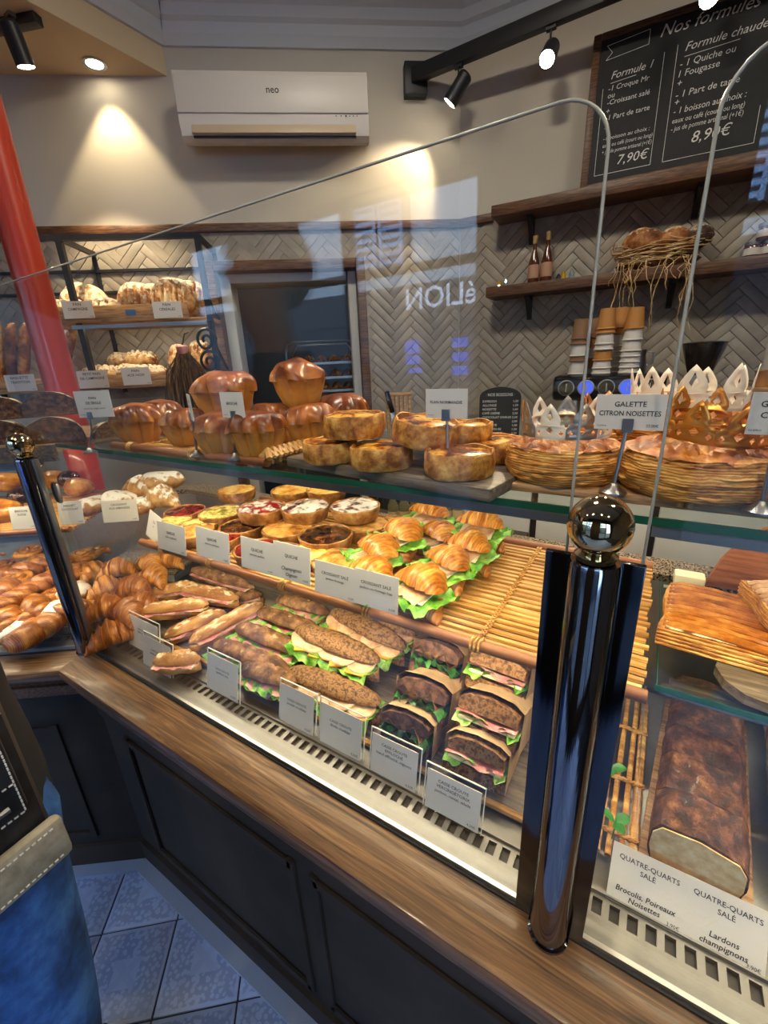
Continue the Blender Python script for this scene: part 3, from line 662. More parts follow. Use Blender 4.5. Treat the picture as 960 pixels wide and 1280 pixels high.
# wall shelves on the right wall
def wall_shelf(z0, z1, u0, label, brk):
    t = rthing('wall_shelf', label, 'shelf', 0, 0)
    m = MB(); m.bbox(((u0+1.3)/2, -.085, (z0+z1)/2), (1.3-u0, .168, z1-z0), .003); m.build('board', MT['wood_rail'], t)
    for u in brk:
        m = MB(); m.box((u, -.012, z0-.05), (.022, .012, .1)); m.box((u, -.06, z0-.007), (.022, .11, .012)); m.box((u, -.055, z0-.052), (.018, .012, .13), Matrix.Rotation(.85, 3, 'X')); m.build('bracket', MT['black'], t, smooth=False)
    return t
wall_shelf(2.075, 2.118, -.572, 'upper dark walnut wall shelf under the chalkboard menu', (-.42, .2, .85))
wall_shelf(1.757, 1.800, -.585, 'lower dark walnut wall shelf holding two bottles and a straw nest', (-.41, .16, .8))
# chalkboard menu
cb = rthing('menu_chalkboard', 'large wood framed chalkboard menu leaning above the upper shelf', 'chalkboard', .24, 2.119, .09)
cb.rotation_euler = (math.radians(-5), 0, RA)
BWd, BH = .93, .52
m = MB(); m.box((0, 0, BH/2), (BWd-.03, .012, BH-.03)); m.build('slate', MT['slate'], cb, smooth=False)
for nm, c, d in (('frame_side', (-BWd/2+.014, 0, BH/2), (.028,.022,BH)), ('frame_side', (BWd/2-.014, 0, BH/2), (.028,.022,BH)), ('frame_rail', (0,0,.012), (BWd-.056,.022,.024)), ('frame_rail', (0,0,BH-.012), (BWd-.056,.022,.024))):
    m = MB(); m.bbox((0,0,0), d, .003); m.build(nm, MT['wood_rail'], cb, c)
m = MB(); fy_ = -.0068
def L(s, sz, x, z, sh=.25, al='L', mw=None): text_on(m, s, sz, -BWd/2+x, z, fy_, shear=sh, align=al, maxw=mw)
L('Nos formules déjeuner', .052, .225, .465, .35)
L('Formule 1', .034, .075, .375, .3)
for i, (s_, z_) in enumerate((('-1 Croque Mr', .335), ('     ou', .312), ('-Croissant salé', .290), ('+', .262), ('-1 Part de tarte', .240), ('+', .205), ('-1 boisson au choix :', .172), ('eaux ou café (court ou long)', .148), ('+ jus de pomme artisanal (+1€)', .126))): L(s_, .024 if i < 6 else .019, .07, z_, .15, mw=.17)
L('7,90€', .045, .13, .088, .2)
L('Formule chaude', .036, .31, .395, .3)
for i, (s_, z_) in enumerate((('- 1 Quiche ou', .348), ('  1 Fougasse', .318), ('+', .29), ('- 1 Part de tarte', .255), ('+', .232), ('- 1 boisson au choix :', .205), ('eaux ou café (court ou long)', .175), ('- jus de pomme artisanal (+1€)', .150))): L(s_, .029 if i < 6 else .023, .30, z_, .15, mw=.215)
L('8,90€', .05, .37, .108, .2)
for (xa, za, xb, zb) in ((.05,.05,.05,.34), (.05,.05,.245,.05), (.245,.05,.245,.40), (.285,.05,.285,.41), (.285,.05,.56,.05), (.56,.05,.56,.16), (.075,.352,.16,.356), (.31,.368,.47,.372), (.05,.43,.19,.44), (.05,.43,.07,.45), (.07,.45,.05,.475), (.05,.475,.19,.485), (.19,.44,.19,.485)):
    a_ = Vector((xa-BWd/2, fy_, za)); b_ = Vector((xb-BWd/2, fy_, zb)); dd = b_-a_
    m.box((a_+b_)/2, (dd.length, .0006, .0016), Matrix.Rotation(-math.atan2(dd.z, dd.x), 3, 'Y'))
m.build('chalk_lettering', MT['chalk'], cb, smooth=False)
# bottles on the lower shelf
MT['syrup'] = plain('amber_drink', '#54240c', .15, coat=.5); MT['foil'] = plain('gold_foil', '#d8b878', .3, .6); MT['label_p'] = plain('pink_label', '#b98d70', .6)
def bottle(px, py, label, h):
    p = at_r(px, py, .09); t = thing('drink_bottle', label, 'bottle', (p.x, p.y, 1.800), 0, 'bottles on the lower wall shelf')
    m = MB(); m.lathe([(.022,0),(.024,.004),(.024,h*.42),(.021,h*.5),(.011,h*.68),(.009,h*.72),(.0085,h*.86)], 20); m.build('glass_body', MT['syrup'], t)
    m = MB(); m.lathe([(.0095,h*.84),(.0102,h*.85),(.0102,h*.96),(.011,h*.965),(.011,h)], 16); m.build('foil_cap', MT['foil'], t)
    m = MB(); m.lathe([(.0244,h*.12),(.0244,h*.4)], 20, cap=False); m.build('label', MT['label_p'], t)
bottle(666, 354, 'amber drink bottle with pale label, left of the pair on the wall shelf', .192)
bottle(682, 352, 'amber drink bottle with pale label, right of the pair on the wall shelf', .2)
MT['gem'] = glassmat('crystal', (.8,.85,.9,1), 2.0); MT['gem_y'] = plain('amber_crystal', '#c9a23a', .1, coat=.6); MT['gem_s'] = plain('silver_crystal', '#9fb4b8', .12, .4)
for i, (px, py, mt, h, lb) in enumerate(((624,358,'gem_y',.032,'tiny amber glass tree ornament at the shelf end'), (632,358,'gem_s',.045,'small silver glass tree ornament at the shelf end'), (698,348,'black',.03,'tiny dark ornament right of the two bottles'), (704,348,'gem_y',.04,'small amber glass ornament right of the two bottles'), (714,346,'gem_s',.046,'small silver glass ornament right of the two bottles'))):
    p = at_r(px, py, .10); m = MB(); m.lathe([(.004,0),(.013,.004),(.010,h*.4),(.012,h*.42),(.007,h*.72),(.008,h*.74),(.001,h)], 7); tag(m.build('tree_ornament', MT[mt], None, (p.x,p.y,1.8), smooth=False), lb, 'ornament', 'small ornaments on the wall shelf')
# straw nest with breads
nb = at_r(822, 320, .10); nest = thing('straw_nest', 'straw nest basket with trailing strands on the lower wall shelf', 'basket', (nb.x, nb.y, 1.80), RA)
m = MB(); rng = random.Random(3)
for k in range(150):
    a0 = rng.uniform(0, 2*PI); ln = rng.uniform(.6, 1.5); z0 = rng.uniform(.0, .085); tilt = rng.uniform(-.02,.02); rad = .085+.085*(z0/.085)**.7+rng.uniform(-.008,.008); P = []
    for q in range(7):
        a = a0+ln*q/6; P.append((rad*1.05*math.cos(a), rad*.42*math.sin(a), z0+tilt*math.sin(a*3)+.02*math.cos(a)**2*z0/.085+rng.uniform(-.004,.004)))
    m.tube(P, .0019, 4, False)
m.build('woven_straw', MT['straw'], nest)['kind'] = 'stuff'
m = MB()
for k in range(26):
    x = rng.uniform(-.15,.13); y = -.075-rng.uniform(0,.02); ln = rng.choice((.08,.12,.18,.27)); P = [(x, y+.02, .03)]; xx = x
    for q in range(1, 6): xx += rng.uniform(-.018,.018); P.append((xx, y-rng.uniform(0,.015), .03-ln*q/5))
    m.tube(P, .0014, 4, False)
m.build('trailing_strand', MT['straw'], nest)['kind'] = 'stuff'
m = MB(); m.sphere((0,0,.025), 1, 20, 6, (.15,.055,.03)); m.build('nest_floor', MT['husk'], nest)
for (x, y, r_, s_, lb) in ((-.06,-.02,.062,.8,'floury round loaf at left in the straw nest'), (.045,-.01,.055,.8,'floury round loaf at the middle of the straw nest'), (.12,.0,.05,.9,'small dark loaf at the right of the straw nest')):
    m = MB(); m.sphere((0,0,r_*s_), r_, 18, 12, (1.15,.85,s_)); m.jitter(.008, 30, x*50)
    q = rw(nb.dot(RU)+x, 1.853, .10-y*1.0); tag(m.build('nest_loaf', MT['ryecrust'] if x > .1 else MT['country_d'], None, q, (0,0,RA)), lb, 'bread', 'loaves in the straw nest')
# jars at far right of the shelf
MT['jam_jar'] = plain('jam_glass', '#5a2a14', .12, coat=.6); MT['jar_label'] = plain('jar_label', '#d8cfc0', .6)
for i, (px, z, lb) in enumerate(((940,1.80,'glass jam jar with white label, bottom left of the three at the shelf edge'), (961,1.80,'glass jam jar with white label, bottom right of the three at the shelf edge'), (953,1.856,'glass jam jar with white label stacked on two others'))):
    p = at_r(px, 310, .10); t = thing('jam_jar', lb, 'jar', (p.x, p.y, z), 0, 'jam jars on the wall shelf')
    m = MB(); m.lathe([(.024,0),(.026,.003),(.026,.038),(.022,.044)], 20); m.build('glass_body', MT['jam_jar'], t)
    m = MB(); m.lathe([(.0235,.043),(.0245,.044),(.0245,.054),(.022,.055)], 20); m.build('lid', MT['steel'], t)
    m = MB(); m.lathe([(.0263,.01),(.0263,.033)], 20, cap=False); m.build('label', MT['jar_label'], t)

# back counter along the right wall
bc = rthing('back_counter', 'white back counter with drawer fronts behind the display case', 'counter', 0, 0)
m = MB(); m.box((.55, -.34, .54), (2.5, .6, 1.06)); m.build('body', MT['panel'], bc, smooth=False)
m = MB(); m.bbox((.55, -.345, 1.085), (2.52, .63, .03), .004); m.build('worktop', MT['wood_dark'], bc)
dr = None
for k in range(6):
    for (z0, z1) in ((.08,.36), (.37,.74), (.75,1.05)):
        x = -.64+k*.41+.2
        m = MB(); m.bbox((0,0,0), (.385,.02,z1-z0), .004); m.build('drawer_front', MT['cab_white'], bc, (x, -.65, (z0+z1)/2))
# espresso machine
em = rthing('espresso_machine', 'black espresso machine with five round dials on the back counter', 'coffee machine', -.033, 1.10, .40)
m = MB(); m.bbox((0, .16, .262), (.40, .34, .10), .018); m.build('head', MT['blackgloss'], em)
m = MB(); m.bbox((0, .24, .10), (.36, .18, .22), .01); m.build('back_panel', MT['steel'], em)
m = MB(); m.bbox((0, .12, .03), (.40, .32, .05), .008); m.build('drip_tray', MT['steel'], em)
MT['dial_blue'] = plain('lit_dial', '#16255e', .2, emit='#4a6cff', es=.8); MT['dial_face'] = plain('dial_face', '#101114', .2)
for k in range(5):
    x = -.146+k*.073
    m = MB(); m.lathe([(.027,0),(.031,.002),(.031,.006),(.027,.007)], 26, cap=False); d = m.build('dial_ring', MT['steel_d'], em, (x, -.011, .264), (PI/2,0,0))
    m = MB(); m.lathe([(.0275,.002),(.001,.002)], 26, cap=False); m.build('dial_face', MT['dial_blue'] if k in (1,3) else MT['dial_face'], d)
    m = MB(); m.box((0,0,.004), (.004,.03,.003)); m.build('dial_knob', MT['steel'], d, smooth=False)
for x in (-.11, .02, .12):
    m = MB(); m.lathe([(.022,0),(.024,.03),(.018,.05),(.018,.07)], 18); m.tube([(0,-.02,.02),(0,-.1,.012)], .009, 8); m.build('group_head', MT['steel_d'], em, (x, .05, .142))
MT['cup_white'] = plain('paper_cup', '#d8d2c6', .6); MT['cup_tan'] = plain('tan_cup', '#b9803f', .6); MT['cup_brown'] = plain('kraft_cup', '#8c6748', .6)
# stacks of paper cups on top
cups = [(723,.3,3,'cup_brown',.024,.030), (733,.26,1,'cup_tan',.024,.03), (737,.30,4,'cup_tan',.022,.03), (753,.27,3,'cup_tan',.025,.03), (760,.31,5,'cup_white',.027,.03), (778,.28,6,'cup_tan',.028,.03)]
spec = [(721, .33, [('cup_white',.0),('cup_brown',.05),('cup_white',.07),('cup_brown',.115),('cup_brown',.135)]), (737, .24, [('cup_white',0),('cup_tan',.02),('cup_white',.06),('cup_white',.075),('cup_tan',.10),('cup_brown',.14)]),
        (751, .34, [('cup_white',0),('cup_white',.02),('cup_tan',.05),('cup_white',.09),('cup_white',.11),('cup_tan',.15),('cup_tan',.165)]), (768, .25, [('cup_white',0),('cup_white',.02),('cup_white',.04),('cup_white',.06),('cup_white',.08),('cup_white',.10),('cup_tan',.145),('cup_tan',.17)]),
        (785, .34, [('cup_white',0),('cup_white',.02),('cup_white',.04),('cup_white',.06),('cup_white',.08),('cup_white',.12),('cup_tan',.16)])]
words = ['leftmost', 'second', 'third', 'fourth', 'rightmost']
for i, (px, off, st) in enumerate(spec):
    p = at_r(px, 466, off)
    for j, (mt, dz) in enumerate(st):
        o = thing('paper_cup', '%s paper cup from below in the %s cup stack on the coffee machine' % (('lowest','second','third','fourth','fifth','sixth','seventh','topmost')[j], words[i]), 'cup', (p.x, p.y, 1.413+dz), 0, 'paper cups stacked on the coffee machine')
        m = MB(); m.lathe([(.034,0),(.0365,.001),(.0365,.004),(.0335,.006),(.029,.05),(.0265,.075),(.0255,.075),(.028,.05),(.033,.004)], 16, cap=False); m.build('wall', MT[mt], o)
        m = MB(); m.lathe([(.026,.0735),(.001,.0735)], 16, cap=False); m.build('base', MT['cup_white'], o)
p = at_r(795, 466, .30); t = thing('milk_pitcher', 'small steel milk pitcher beside the paper cups', 'pitcher', (p.x, p.y, 1.413))
m = MB(); m.lathe([(.030,0),(.032,.003),(.033,.03),(.026,.06),(.027,.085),(.025,.085),(.024,.06)], 24, cap=False); m.build('body', MT['steel_d'], t)
m = MB(); m.tube([(.03,0,.075),(.05,0,.07),(.052,0,.035),(.034,0,.025)], .004, 8); m.build('handle', MT['steel_d'], t)
# grinder
g = rthing('coffee_grinder', 'black coffee grinder with smoky bean hopper', 'coffee grinder', .275, 1.10, .30)
MT['smoke'] = plain('smoked_hopper', (.02,.018,.016), .12, 0, .6)
m = MB(); m.lathe([(.038,.30),(.066,.39),(.068,.405),(.064,.41)], 26); m.build('hopper', MT['smoke'], g)
m = MB(); m.lathe([(.069,.405),(.07,.412),(.05,.416)], 26); m.build('lid', MT['blackgloss'], g)
m = MB(); m.bbox((0,0,.25), (.085,.10,.1), .01); m.build('collar', MT['steel'], g)
m = MB(); m.bbox((0,.02,.11), (.10,.13,.2), .015); m.build('body', MT['blackgloss'], g)
m = MB(); m.bbox((0,-.05,.01), (.12,.2,.02), .005); m.build('foot', MT['blackgloss'], g)
m = MB(); m.lathe([(.022,0),(.022,.004)], 18); m.build('badge', MT['steel_d'], g, (0,-.051,.25), (PI/2,0,0))
# little shelf with cup at far right
t = rthing('cup_box', 'small wooden crate shelf at the right edge behind the galettes', 'crate', .50, 1.10, .28)
m = MB(); m.bbox((0,0,.245), (.18,.16,.016), .002); m.build('top_board', MT['wood_light'], t)
for x in (-.08,.08): m = MB(); m.bbox((x,0,.118), (.014,.15,.236), .002); m.build('side_board', MT['wood_dark'], t)
p = rw(.47, 1.354, .30); t = thing('paper_cup', 'single kraft paper cup on the small crate at the right edge', 'cup', p)
m = MB(); m.lathe([(.024,0),(.0295,.052),(.031,.054),(.029,.055),(.023,.004)], 20, cap=False); m.build('wall', MT['cup_tan'], t); m = MB(); m.lathe([(.024,.001),(.001,.001)], 20, cap=False); m.build('base', MT['cup_white'], t)
p = rw(.42, 1.10, .25); m = MB(); m.bbox((0,0,.14), (.05,.09,.27), .006); tag(m.build('tin_box', MT['wood_dark'], None, p, (0,0,RA)), 'tall dark tin beside the grinder', 'tin')

# small arched drinks board
ab = rthing('drinks_chalkboard', 'small arched chalkboard drinks list standing behind the flans', 'chalkboard', -.478, 1.10, .26)
bw_, bh_ = .19, .262; pts = [(-bw_/2,0),(bw_/2,0),(bw_/2,bh_-.045)]+[(bw_/2*math.cos(a)*1.0, bh_-.045+.045*math.sin(a)) for a in [PI*k/12 for k in range(1,12)]]+[(-bw_/2,bh_-.045)]
m = MB(); m.prism(pts, -.006, .006); m.xf(Matrix.Rotation(PI/2, 4, 'X')); m.build('slate', MT['slate'], ab, smooth=False)
m = MB(); text_on(m, '· NOS BOISSONS ·', .02, 0, .226, -.0066, maxw=.13)
for k, (s_, pr_) in enumerate((('EXPRESSO','1,50'),('ALLONGÉ','1,50'),('NOISETTE','1,60'),('CAFÉ CRÈME','2,50'),('CHOCOLAT CHAUD','2,50'),('THÉ','2,00'),('EAU PLATE','1,00'),('EAU GAZEUSE','1,50'),('JUS DE POMME','2,50'),('CITRONNADE','2,50'))):
    text_on(m, s_, .0145, -.08, .196-k*.0185, -.0066, align='L', shear=.1); text_on(m, pr_, .0145, .083, .196-k*.0185, -.0066, align='R', shear=.1)
m.build('chalk_lettering', MT['chalk'], ab, smooth=False); ab.rotation_euler = (math.radians(-4), 0, BA*.35)
# knife in a slatted wooden rack, little price holder
kr = at_b(499, 527, .38); t = thing('knife_rack', 'slatted wooden knife rack standing behind the flans', 'rack', (kr.x, kr.y, 1.10), BA)
for k in range(6):
    m = MB(); m.bbox((-.05+k*.02, 0, .125), (.012, .016, .25), .002); m.build('slat', MT['wood_light'], t)
m = MB(); m.bbox((0,0,.255), (.125,.022,.014), .003); m.build('top_rail', MT['wood_light'], t)
m = MB(); m.bbox((0,0,.03), (.125,.03,.03), .003); m.build('foot', MT['wood_light'], t)
kk = thing('bread_knife', 'black handled bread knife slotted in the wooden rack', 'knife', kr+Vector((0,0,1.20-kr.z))+BU*-.022-BN*.016, BA)
m = MB(); m.bbox((0,0,.0), (.024,.003,.16), .001); m.build('blade', MT['steel_d'], kk)
m = MB(); m.bbox((-.006,0,.125), (.022,.014,.10), .005, Matrix.Rotation(-.12, 3, 'Y')); m.build('handle', MT['blackgloss'], kk); kk.rotation_euler = (0, math.radians(-7), BA)
pp = at_b(540, 492, .36); m = MB(); m.bbox((0,0,0), (.062,.008,.05), .004); o = tag(m.build('card_reader', MT['blackgloss'], None, (pp.x,pp.y,1.345), (0,0,BA)), 'small black price display behind the flan sign', 'display')
m = MB(); m.box((0,0,-.115), (.01,.008,.20)); m.box((0,0,-.235), (.06,.05,.012)); m.build('stand', MT['black'], o, smooth=False)
m = MB(); text_on(m, 'CB', .012, -.008, .01, -.0045); m.box((.008,-.0045,-.008), (.03,.0006,.002)); m.build('screen_print', MT['chalk'], o, smooth=False)
wk = thing('back_bench', 'work bench under the drinks board along the back wall', 'bench', BN*BD, BA)
m = MB(); m.box((.37, -.16, .54), (.34, .3, 1.08)); m.build('body', MT['panel'], wk, smooth=False); m = MB(); m.bbox((.37, -.22, 1.09), (.36, .42, .02), .003); m.build('worktop', MT['wood_dark'], wk)

# trolley with trays in the back room
tr = bthing('tray_trolley', 'steel baker trolley with trays of croissants in the back room', 'trolley', -.08, 0, -.85)
m = MB(); hw = .245
m.tube([(-hw,0,.1),(-hw,0,1.58),(-hw+.02,0,1.63),(-hw+.05,0,1.645),(hw-.05,0,1.645),(hw-.02,0,1.63),(hw,0,1.58),(hw,0,.1)], .011, 8); m.build('front_hoop', MT['steel_d'], tr)
m = MB(); m.tube([(-hw,.5,.1),(-hw,.5,1.58),(-hw+.05,.5,1.645),(hw-.05,.5,1.645),(hw,.5,1.58),(hw,.5,.1)], .011, 8); m.build('rear_hoop', MT['steel_d'], tr)
ZT = [1.502, 1.402, 1.312, 1.22, 1.12]
for z in ZT:
    m = MB(); m.bbox((0,.25,z), (.47,.5,.012), .003); m.box((0,0,z+.004), (.47,.006,.016)); m.build('tray', MT['steel'], tr)
# ================================================================== FOOD BUILDERS (base at z = 0)
def loaf(L_, W, H, nx=18, nt=16, taper=.5, flat=.35, amp=.0, freq=30, seed=0, score=0, bend=0, sdepth=.1):
    """rounded loaf along X with a flattened bottom, optional diagonal slashes"""
    R = []
    for i in range(nx+1):
        t = -1+2*i/nx; e = max(0., 1-abs(t)**2.6)**taper; e = max(e, .02); x = t*L_/2; ring = []
        for j in range(nt):
            a = 2*PI*j/nt; y = W/2*e*math.cos(a); s = math.sin(a); z = H*(.45+(.55*s if s > 0 else .45*max(s, -1)*1.0))
            if s < 0: z = H*.45*(1-abs(s)**flat)
            z = z*(.35+.65*e) if s > 0 else z*(.5+.5*e)
            if score and s > .2:
                ph = (t*score+.25*math.cos(a)) % 1; g = max(0, 1-abs(ph-.5)/.22)*sdepth*max(0, s-.2)
                z -= H*g
            ring.append(Vector((x, y+bend*(1-t*t), z)))
        R.append(ring)
    m = MB(); m.loft(R, True)
    if amp: m.jitter(amp, freq, seed, 0)
    return m
def half_dome(m, keep_top, zc): pass
def ruffle(L_, W, z, amp, fr, nx=26, ny=8, seed=0, curl=.0, edge=.004):
    """crinkled leaf sheet spread along X, edges wavier than the middle"""
    def f(u, v):
        x = (u-.5)*L_; b = abs(v-.5)*2; y = (v-.5)*W*(1+.12*mnoise.noise(Vector((x*40, seed, v*3))))
        q = Vector((x*fr, y*fr, seed*7.1)); w_ = b**2
        return Vector((x+edge*w_*mnoise.noise(q*1.7), y, z+amp*(.25+w_)*mnoise.noise(q)*1.8-curl*w_))
    m = MB(); m.sheet(f, nx, ny); return m
def slab(L_, W, H, z, rot=0, b=.002, cx=0, cy=0, tilt=0, bend=0):
    m = MB(); m.bbox((0,0,0), (L_, W, H), min(b, H*.4)); m.xf(Matrix.Translation((cx, cy, z)) @ Matrix.Rotation(rot, 4, 'Z') @ Matrix.Rotation(tilt, 4, 'X')); return m
def disc_top(r, z, dome=.0, n=28, rings=7, amp=0, freq=60, seed=0):
    m = MB(); m.lathe([(r*(1-k/rings)+.0005, z+dome*(1-((1-k/rings))**2)) for k in range(rings+1)], n, cap=False); m.f.append(tuple(range(len(m.v)-n, len(m.v))))
    if amp: m.jitter(amp, freq, seed)
    return m
GR = None
def make_brioche(r=.062, h=.115, nf=10, name='brioche', lump=.007, seed=0):
    """fluted tin shape below, glossy dome above, one continuous crust"""
    t = thing(name, 'brioche', 'brioche'); n = 96; hb = h*.60
    def ring(rr_, z, fl): return [Vector((math.cos(a)*rr_*(1-fl+fl*abs(math.cos(nf*a/2))**.7), math.sin(a)*rr_*(1-fl+fl*abs(math.cos(nf*a/2))**.7), z)) for a in [2*PI*j/n for j in range(n)]]
    R = [ring(r*(.62+.40*(k/9)**.75), hb*k/9, .14+.10*k/9) for k in range(10)]
    m = MB(); m.loft(R, True); m.jitter(.0015, 40, seed); m.build('fluted_side', MT['brioche'], t)
    R = [ring(max(.0006, r*1.03*math.cos(k/14*PI/2)**.7), hb-.002+(h-hb+.002)*math.sin(k/14*PI/2), .24*(1-k/14)**1.0) for k in range(15)]
    m = MB(); m.loft(R, True); m.jitter(lump, 30, seed+2); m.build('glazed_top', MT['brioche'], t); return t
def make_flan(r=.06, h=.045, seed=0):
    t = thing('flan', 'flan', 'flan'); n = 40
    m = MB(); m.lathe([(r*.93,0),(r*.97,.003),(r,h*.5),(r*.985,h*.97),(r*.95,h*1.03),(r*.89,h*1.0),(r*.87,h*.84),(r*.8,h*.6)], n); m.f = m.f; m.jitter(.0035, 55, seed, 0)
    m.build('pastry_shell', MT['flan_side'], t)
    m = disc_top(r*.89, h*.92, .003, 30, 7, .0025, 60, seed+1); m.build('custard', MT['flan_fill'], t); return t
def make_galette(r=.078, h=.058, seed=0):
    t = thing('galette', 'galette', 'galette'); n = 72; R = []
    for k in range(15):
        v = k/14; b = .93+.10*math.sin(PI*v)**.7
        R.append([Vector((math.cos(a)*r*(b+.012*((k*7 % 5)/4-.5)+.05*mnoise.noise(Vector((math.cos(a)*4, math.sin(a)*4, k*2.3+seed)))+.012*abs(math.cos(18*a))), math.sin(a)*r*(b+.012*((k*7 % 5)/4-.5)+.05*mnoise.noise(Vector((math.cos(a)*4, math.sin(a)*4, k*2.3+seed)))+.012*abs(math.cos(18*a))), h*.82*v+.002*mnoise.noise(Vector((a*3, k, seed))))) for a in [2*PI*j/n for j in range(n)]])
    m = MB(); m.loft(R, True); m.build('layered_side', MT['puff_side'], t)
    def top(u, v):
        rad = v*r*.985; a = 2*PI*u; x, y = rad*math.cos(a), rad*math.sin(a)
        z = h*.80+h*.26*(1-v**2.2); sp = (8*(u+.10*v*2)) % 1; z -= .006*max(0, 1-abs(sp-.5)/.14)*(v > .08); sp2 = (24*(u-.12*v)) % 1; z -= .0035*max(0, 1-abs(sp2-.5)/.32)*(.2 < v < .92)
        return Vector((x, y, z+.003*mnoise.noise(Vector((x*40, y*40, seed)))))
    m = MB(); m.sheet(top, 96, 12); m.build('scored_top', MT['puff_top'], t); return t
def make_tart(fill, r=.05, h=.024, seed=0, name='quiche', cat='quiche'):
    t = thing(name, 'tart', cat)
    m = MB(); m.lathe([(r*.84,0),(r*.88,.002),(r*.99,h*.8),(r*1.0,h),(r*.965,h*1.06),(r*.92,h*.98),(r*.90,h*.8),(r*.8,h*.5)], 36); m.jitter(.0018, 60, seed, 0); m.build('crust', MT['pastry'], t)
    m = disc_top(r*.94, h*.97, .004, 30, 8, .004, 90, seed+3); m.build('filling', MT[fill], t); return t
def croissant_mb(L_=.11, R_=.026, bend=.022, seg=7, seed=0, squash=.85):
    n = 46; nt = 18; R = []
    for i in range(n+1):
        t = i/n; c = (2*t-1); env = max(.05, (1-abs(c)**1.9))**.75; k = (c*seg/2) % 1 if c > 0 else (-c*seg/2) % 1
        step = 1+.26*(1-k)-.08; rr_ = R_*env*step*(1+.05*math.sin(seed+i)); ang = c*.25
        ctr = Vector((c*L_/2, -bend*c*c*1.0, rr_*squash*.92))
        R.append([ctr+Vector((0, rr_*math.cos(a), rr_*squash*math.sin(a))) for a in [2*PI*j/nt for j in range(nt)]])
    m = MB(); m.loft(R, True); m.jitter(.0022, 45, seed, 0); return m
def make_croissant(mat='croissant', L_=.11, R_=.026, seed=0, bend=.022, name='croissant'):
    t = croissant_mb(L_, R_, bend, 7, seed).build(name, MT[mat]); return tag(t, 'croissant', 'croissant')
def split_mesh(src, zc, top, tilt=0, lift=0, wob=0):
    """keep the upper or lower part of a closed mesh builder, capped at the cut"""
    bm = bmesh.new(); vs_ = [bm.verts.new(p) for p in src.v]
    for f in src.f:
        try: bm.faces.new([vs_[i] for i in f])
        except ValueError: pass
    r = bmesh.ops.bisect_plane(bm, geom=bm.verts[:]+bm.edges[:]+bm.faces[:], plane_co=(0,0,zc), plane_no=(0,0,-1 if top else 1), clear_outer=True)
    es = [q for q in r['geom_cut'] if isinstance(q, bmesh.types.BMEdge)]
    try: bmesh.ops.contextual_create(bm, geom=es)
    except Exception: pass
    bm.verts.index_update(); m = MB(); m.add([v.co.copy() for v in bm.verts], [[v.index for v in f.verts] for f in bm.faces]); bm.free(); return m
def make_croissant_sandwich(seed=0):
    t = thing('croissant_sandwich', 'sandwich', 'sandwich'); src = croissant_mb(.118, .031, .016, 7, seed, .8)
    split_mesh(src, .022, False).build('bottom_half', MT['croissant_d'], t)
    m = split_mesh(src, .022, True); m.xf(Matrix.Translation((0, .004, .016)) @ Matrix.Rotation(math.radians(-14), 4, 'X')); m.build('top_half', MT['croissant'], t)
    ruffle(.108, .086, .026, .013, 75, 36, 10, seed, .002).build('lettuce', MT['lettuce'], t, (0,-.006,0))
    slab(.06, .058, .003, .030, .25, cy=-.007, tilt=.1).build('cheese_slice', MT['cheese'], t)
    ruffle(.05, .064, .034, .005, 60, 16, 6, seed+5).build('ham_slice', MT['turkey'], t, (.006,-.006,0)); return t
def make_baguette_sandwich(L_=.22, W=.056, H=.05, crust='baguette', fill='plain', seed=0, name='baguette_sandwich', score=4):
    t = thing(name, 'sandwich', 'sandwich'); src = loaf(L_, W, H, 26, 18, .42, .5, .004, 26, seed, score, 0, .13); zc = H*.45
    split_mesh(src, zc, False).build('bottom_half', MT[crust], t)
    op = .006 if fill == 'plain' else .016
    m = split_mesh(src, zc, True); m.xf(Matrix.Translation((0, .003, op)) @ Matrix.Rotation(math.radians(-6 if fill == 'plain' else -12), 4, 'X')); m.build('top_half', MT[crust], t)
    slab(L_*.86, W*.8, .004, zc+.002, 0).build('crumb_edge', MT['crumb'], t)
    if fill == 'plain':
        ruffle(L_*.84, W*.93, zc+.005, .0025, 40, 26, 6, seed).build('ham_slice', MT['ham'], t, (0,-.002,0))
    elif fill == 'rustic':
        ruffle(L_*.9, W*1.2, zc+.008, .010, 60, 44, 8, seed, .003).build('lettuce', MT['lettuce'], t, (0,-.003,0))
        ruffle(L_*.78, W*1.08, zc+.010, .007, 45, 30, 6, seed+4, .005).build('ham_slice', MT['ham'], t, (0,-.003,0))
    else:
        ruffle(L_*.94, W*1.4, zc+.004, .016, 65, 48, 8, seed, .010).build('lettuce', MT['lettuce'], t, (0,-.004,0))
        for k in range(4):
            slab(L_*.2, W*1.05, .0035, zc+.007, .5-.25*(k % 2), cx=(k-1.5)*L_*.21, cy=-.007, tilt=.12).build('cheddar_slice', MT['cheddar'], t)
        for k in range(5):
            m = disc_top(W*.52, 0, .002, 18, 4); m.xf(Matrix.Translation(((k-2)*L_*.165, -.010, zc+.014)) @ Matrix.Rotation(.2, 4, 'X') @ Matrix.Diagonal((1,1,1,1))); 
            m2 = MB(); m2.lathe([(W*.42,0),(W*.45,.002),(W*.42,.004)], 20); m2.xf(Matrix.Translation(((k-2)*L_*.165, -.008-.003*(k % 2), zc+.010+.003*(k % 2))) @ Matrix.Rotation(.22, 4, 'X') @ Matrix.Rotation(.12*(-1)**k, 4, 'Y')); m2.build('turkey_slice', MT['turkey'], t)
    return t
def bread_slice(W, D, H, seed, mat='cereal'):
    m = MB(); n = 14; prof_ = []
    P = [(-W/2,-D/2),(W/2,-D/2),(W/2,D/2),(-W/2,D/2)]
    m.bbox((0,0,H/2), (W, D, H), H*.42); 
    m2 = MB(); nx, ny = 8, 8
    m.jitter(.002, 60, seed); return m
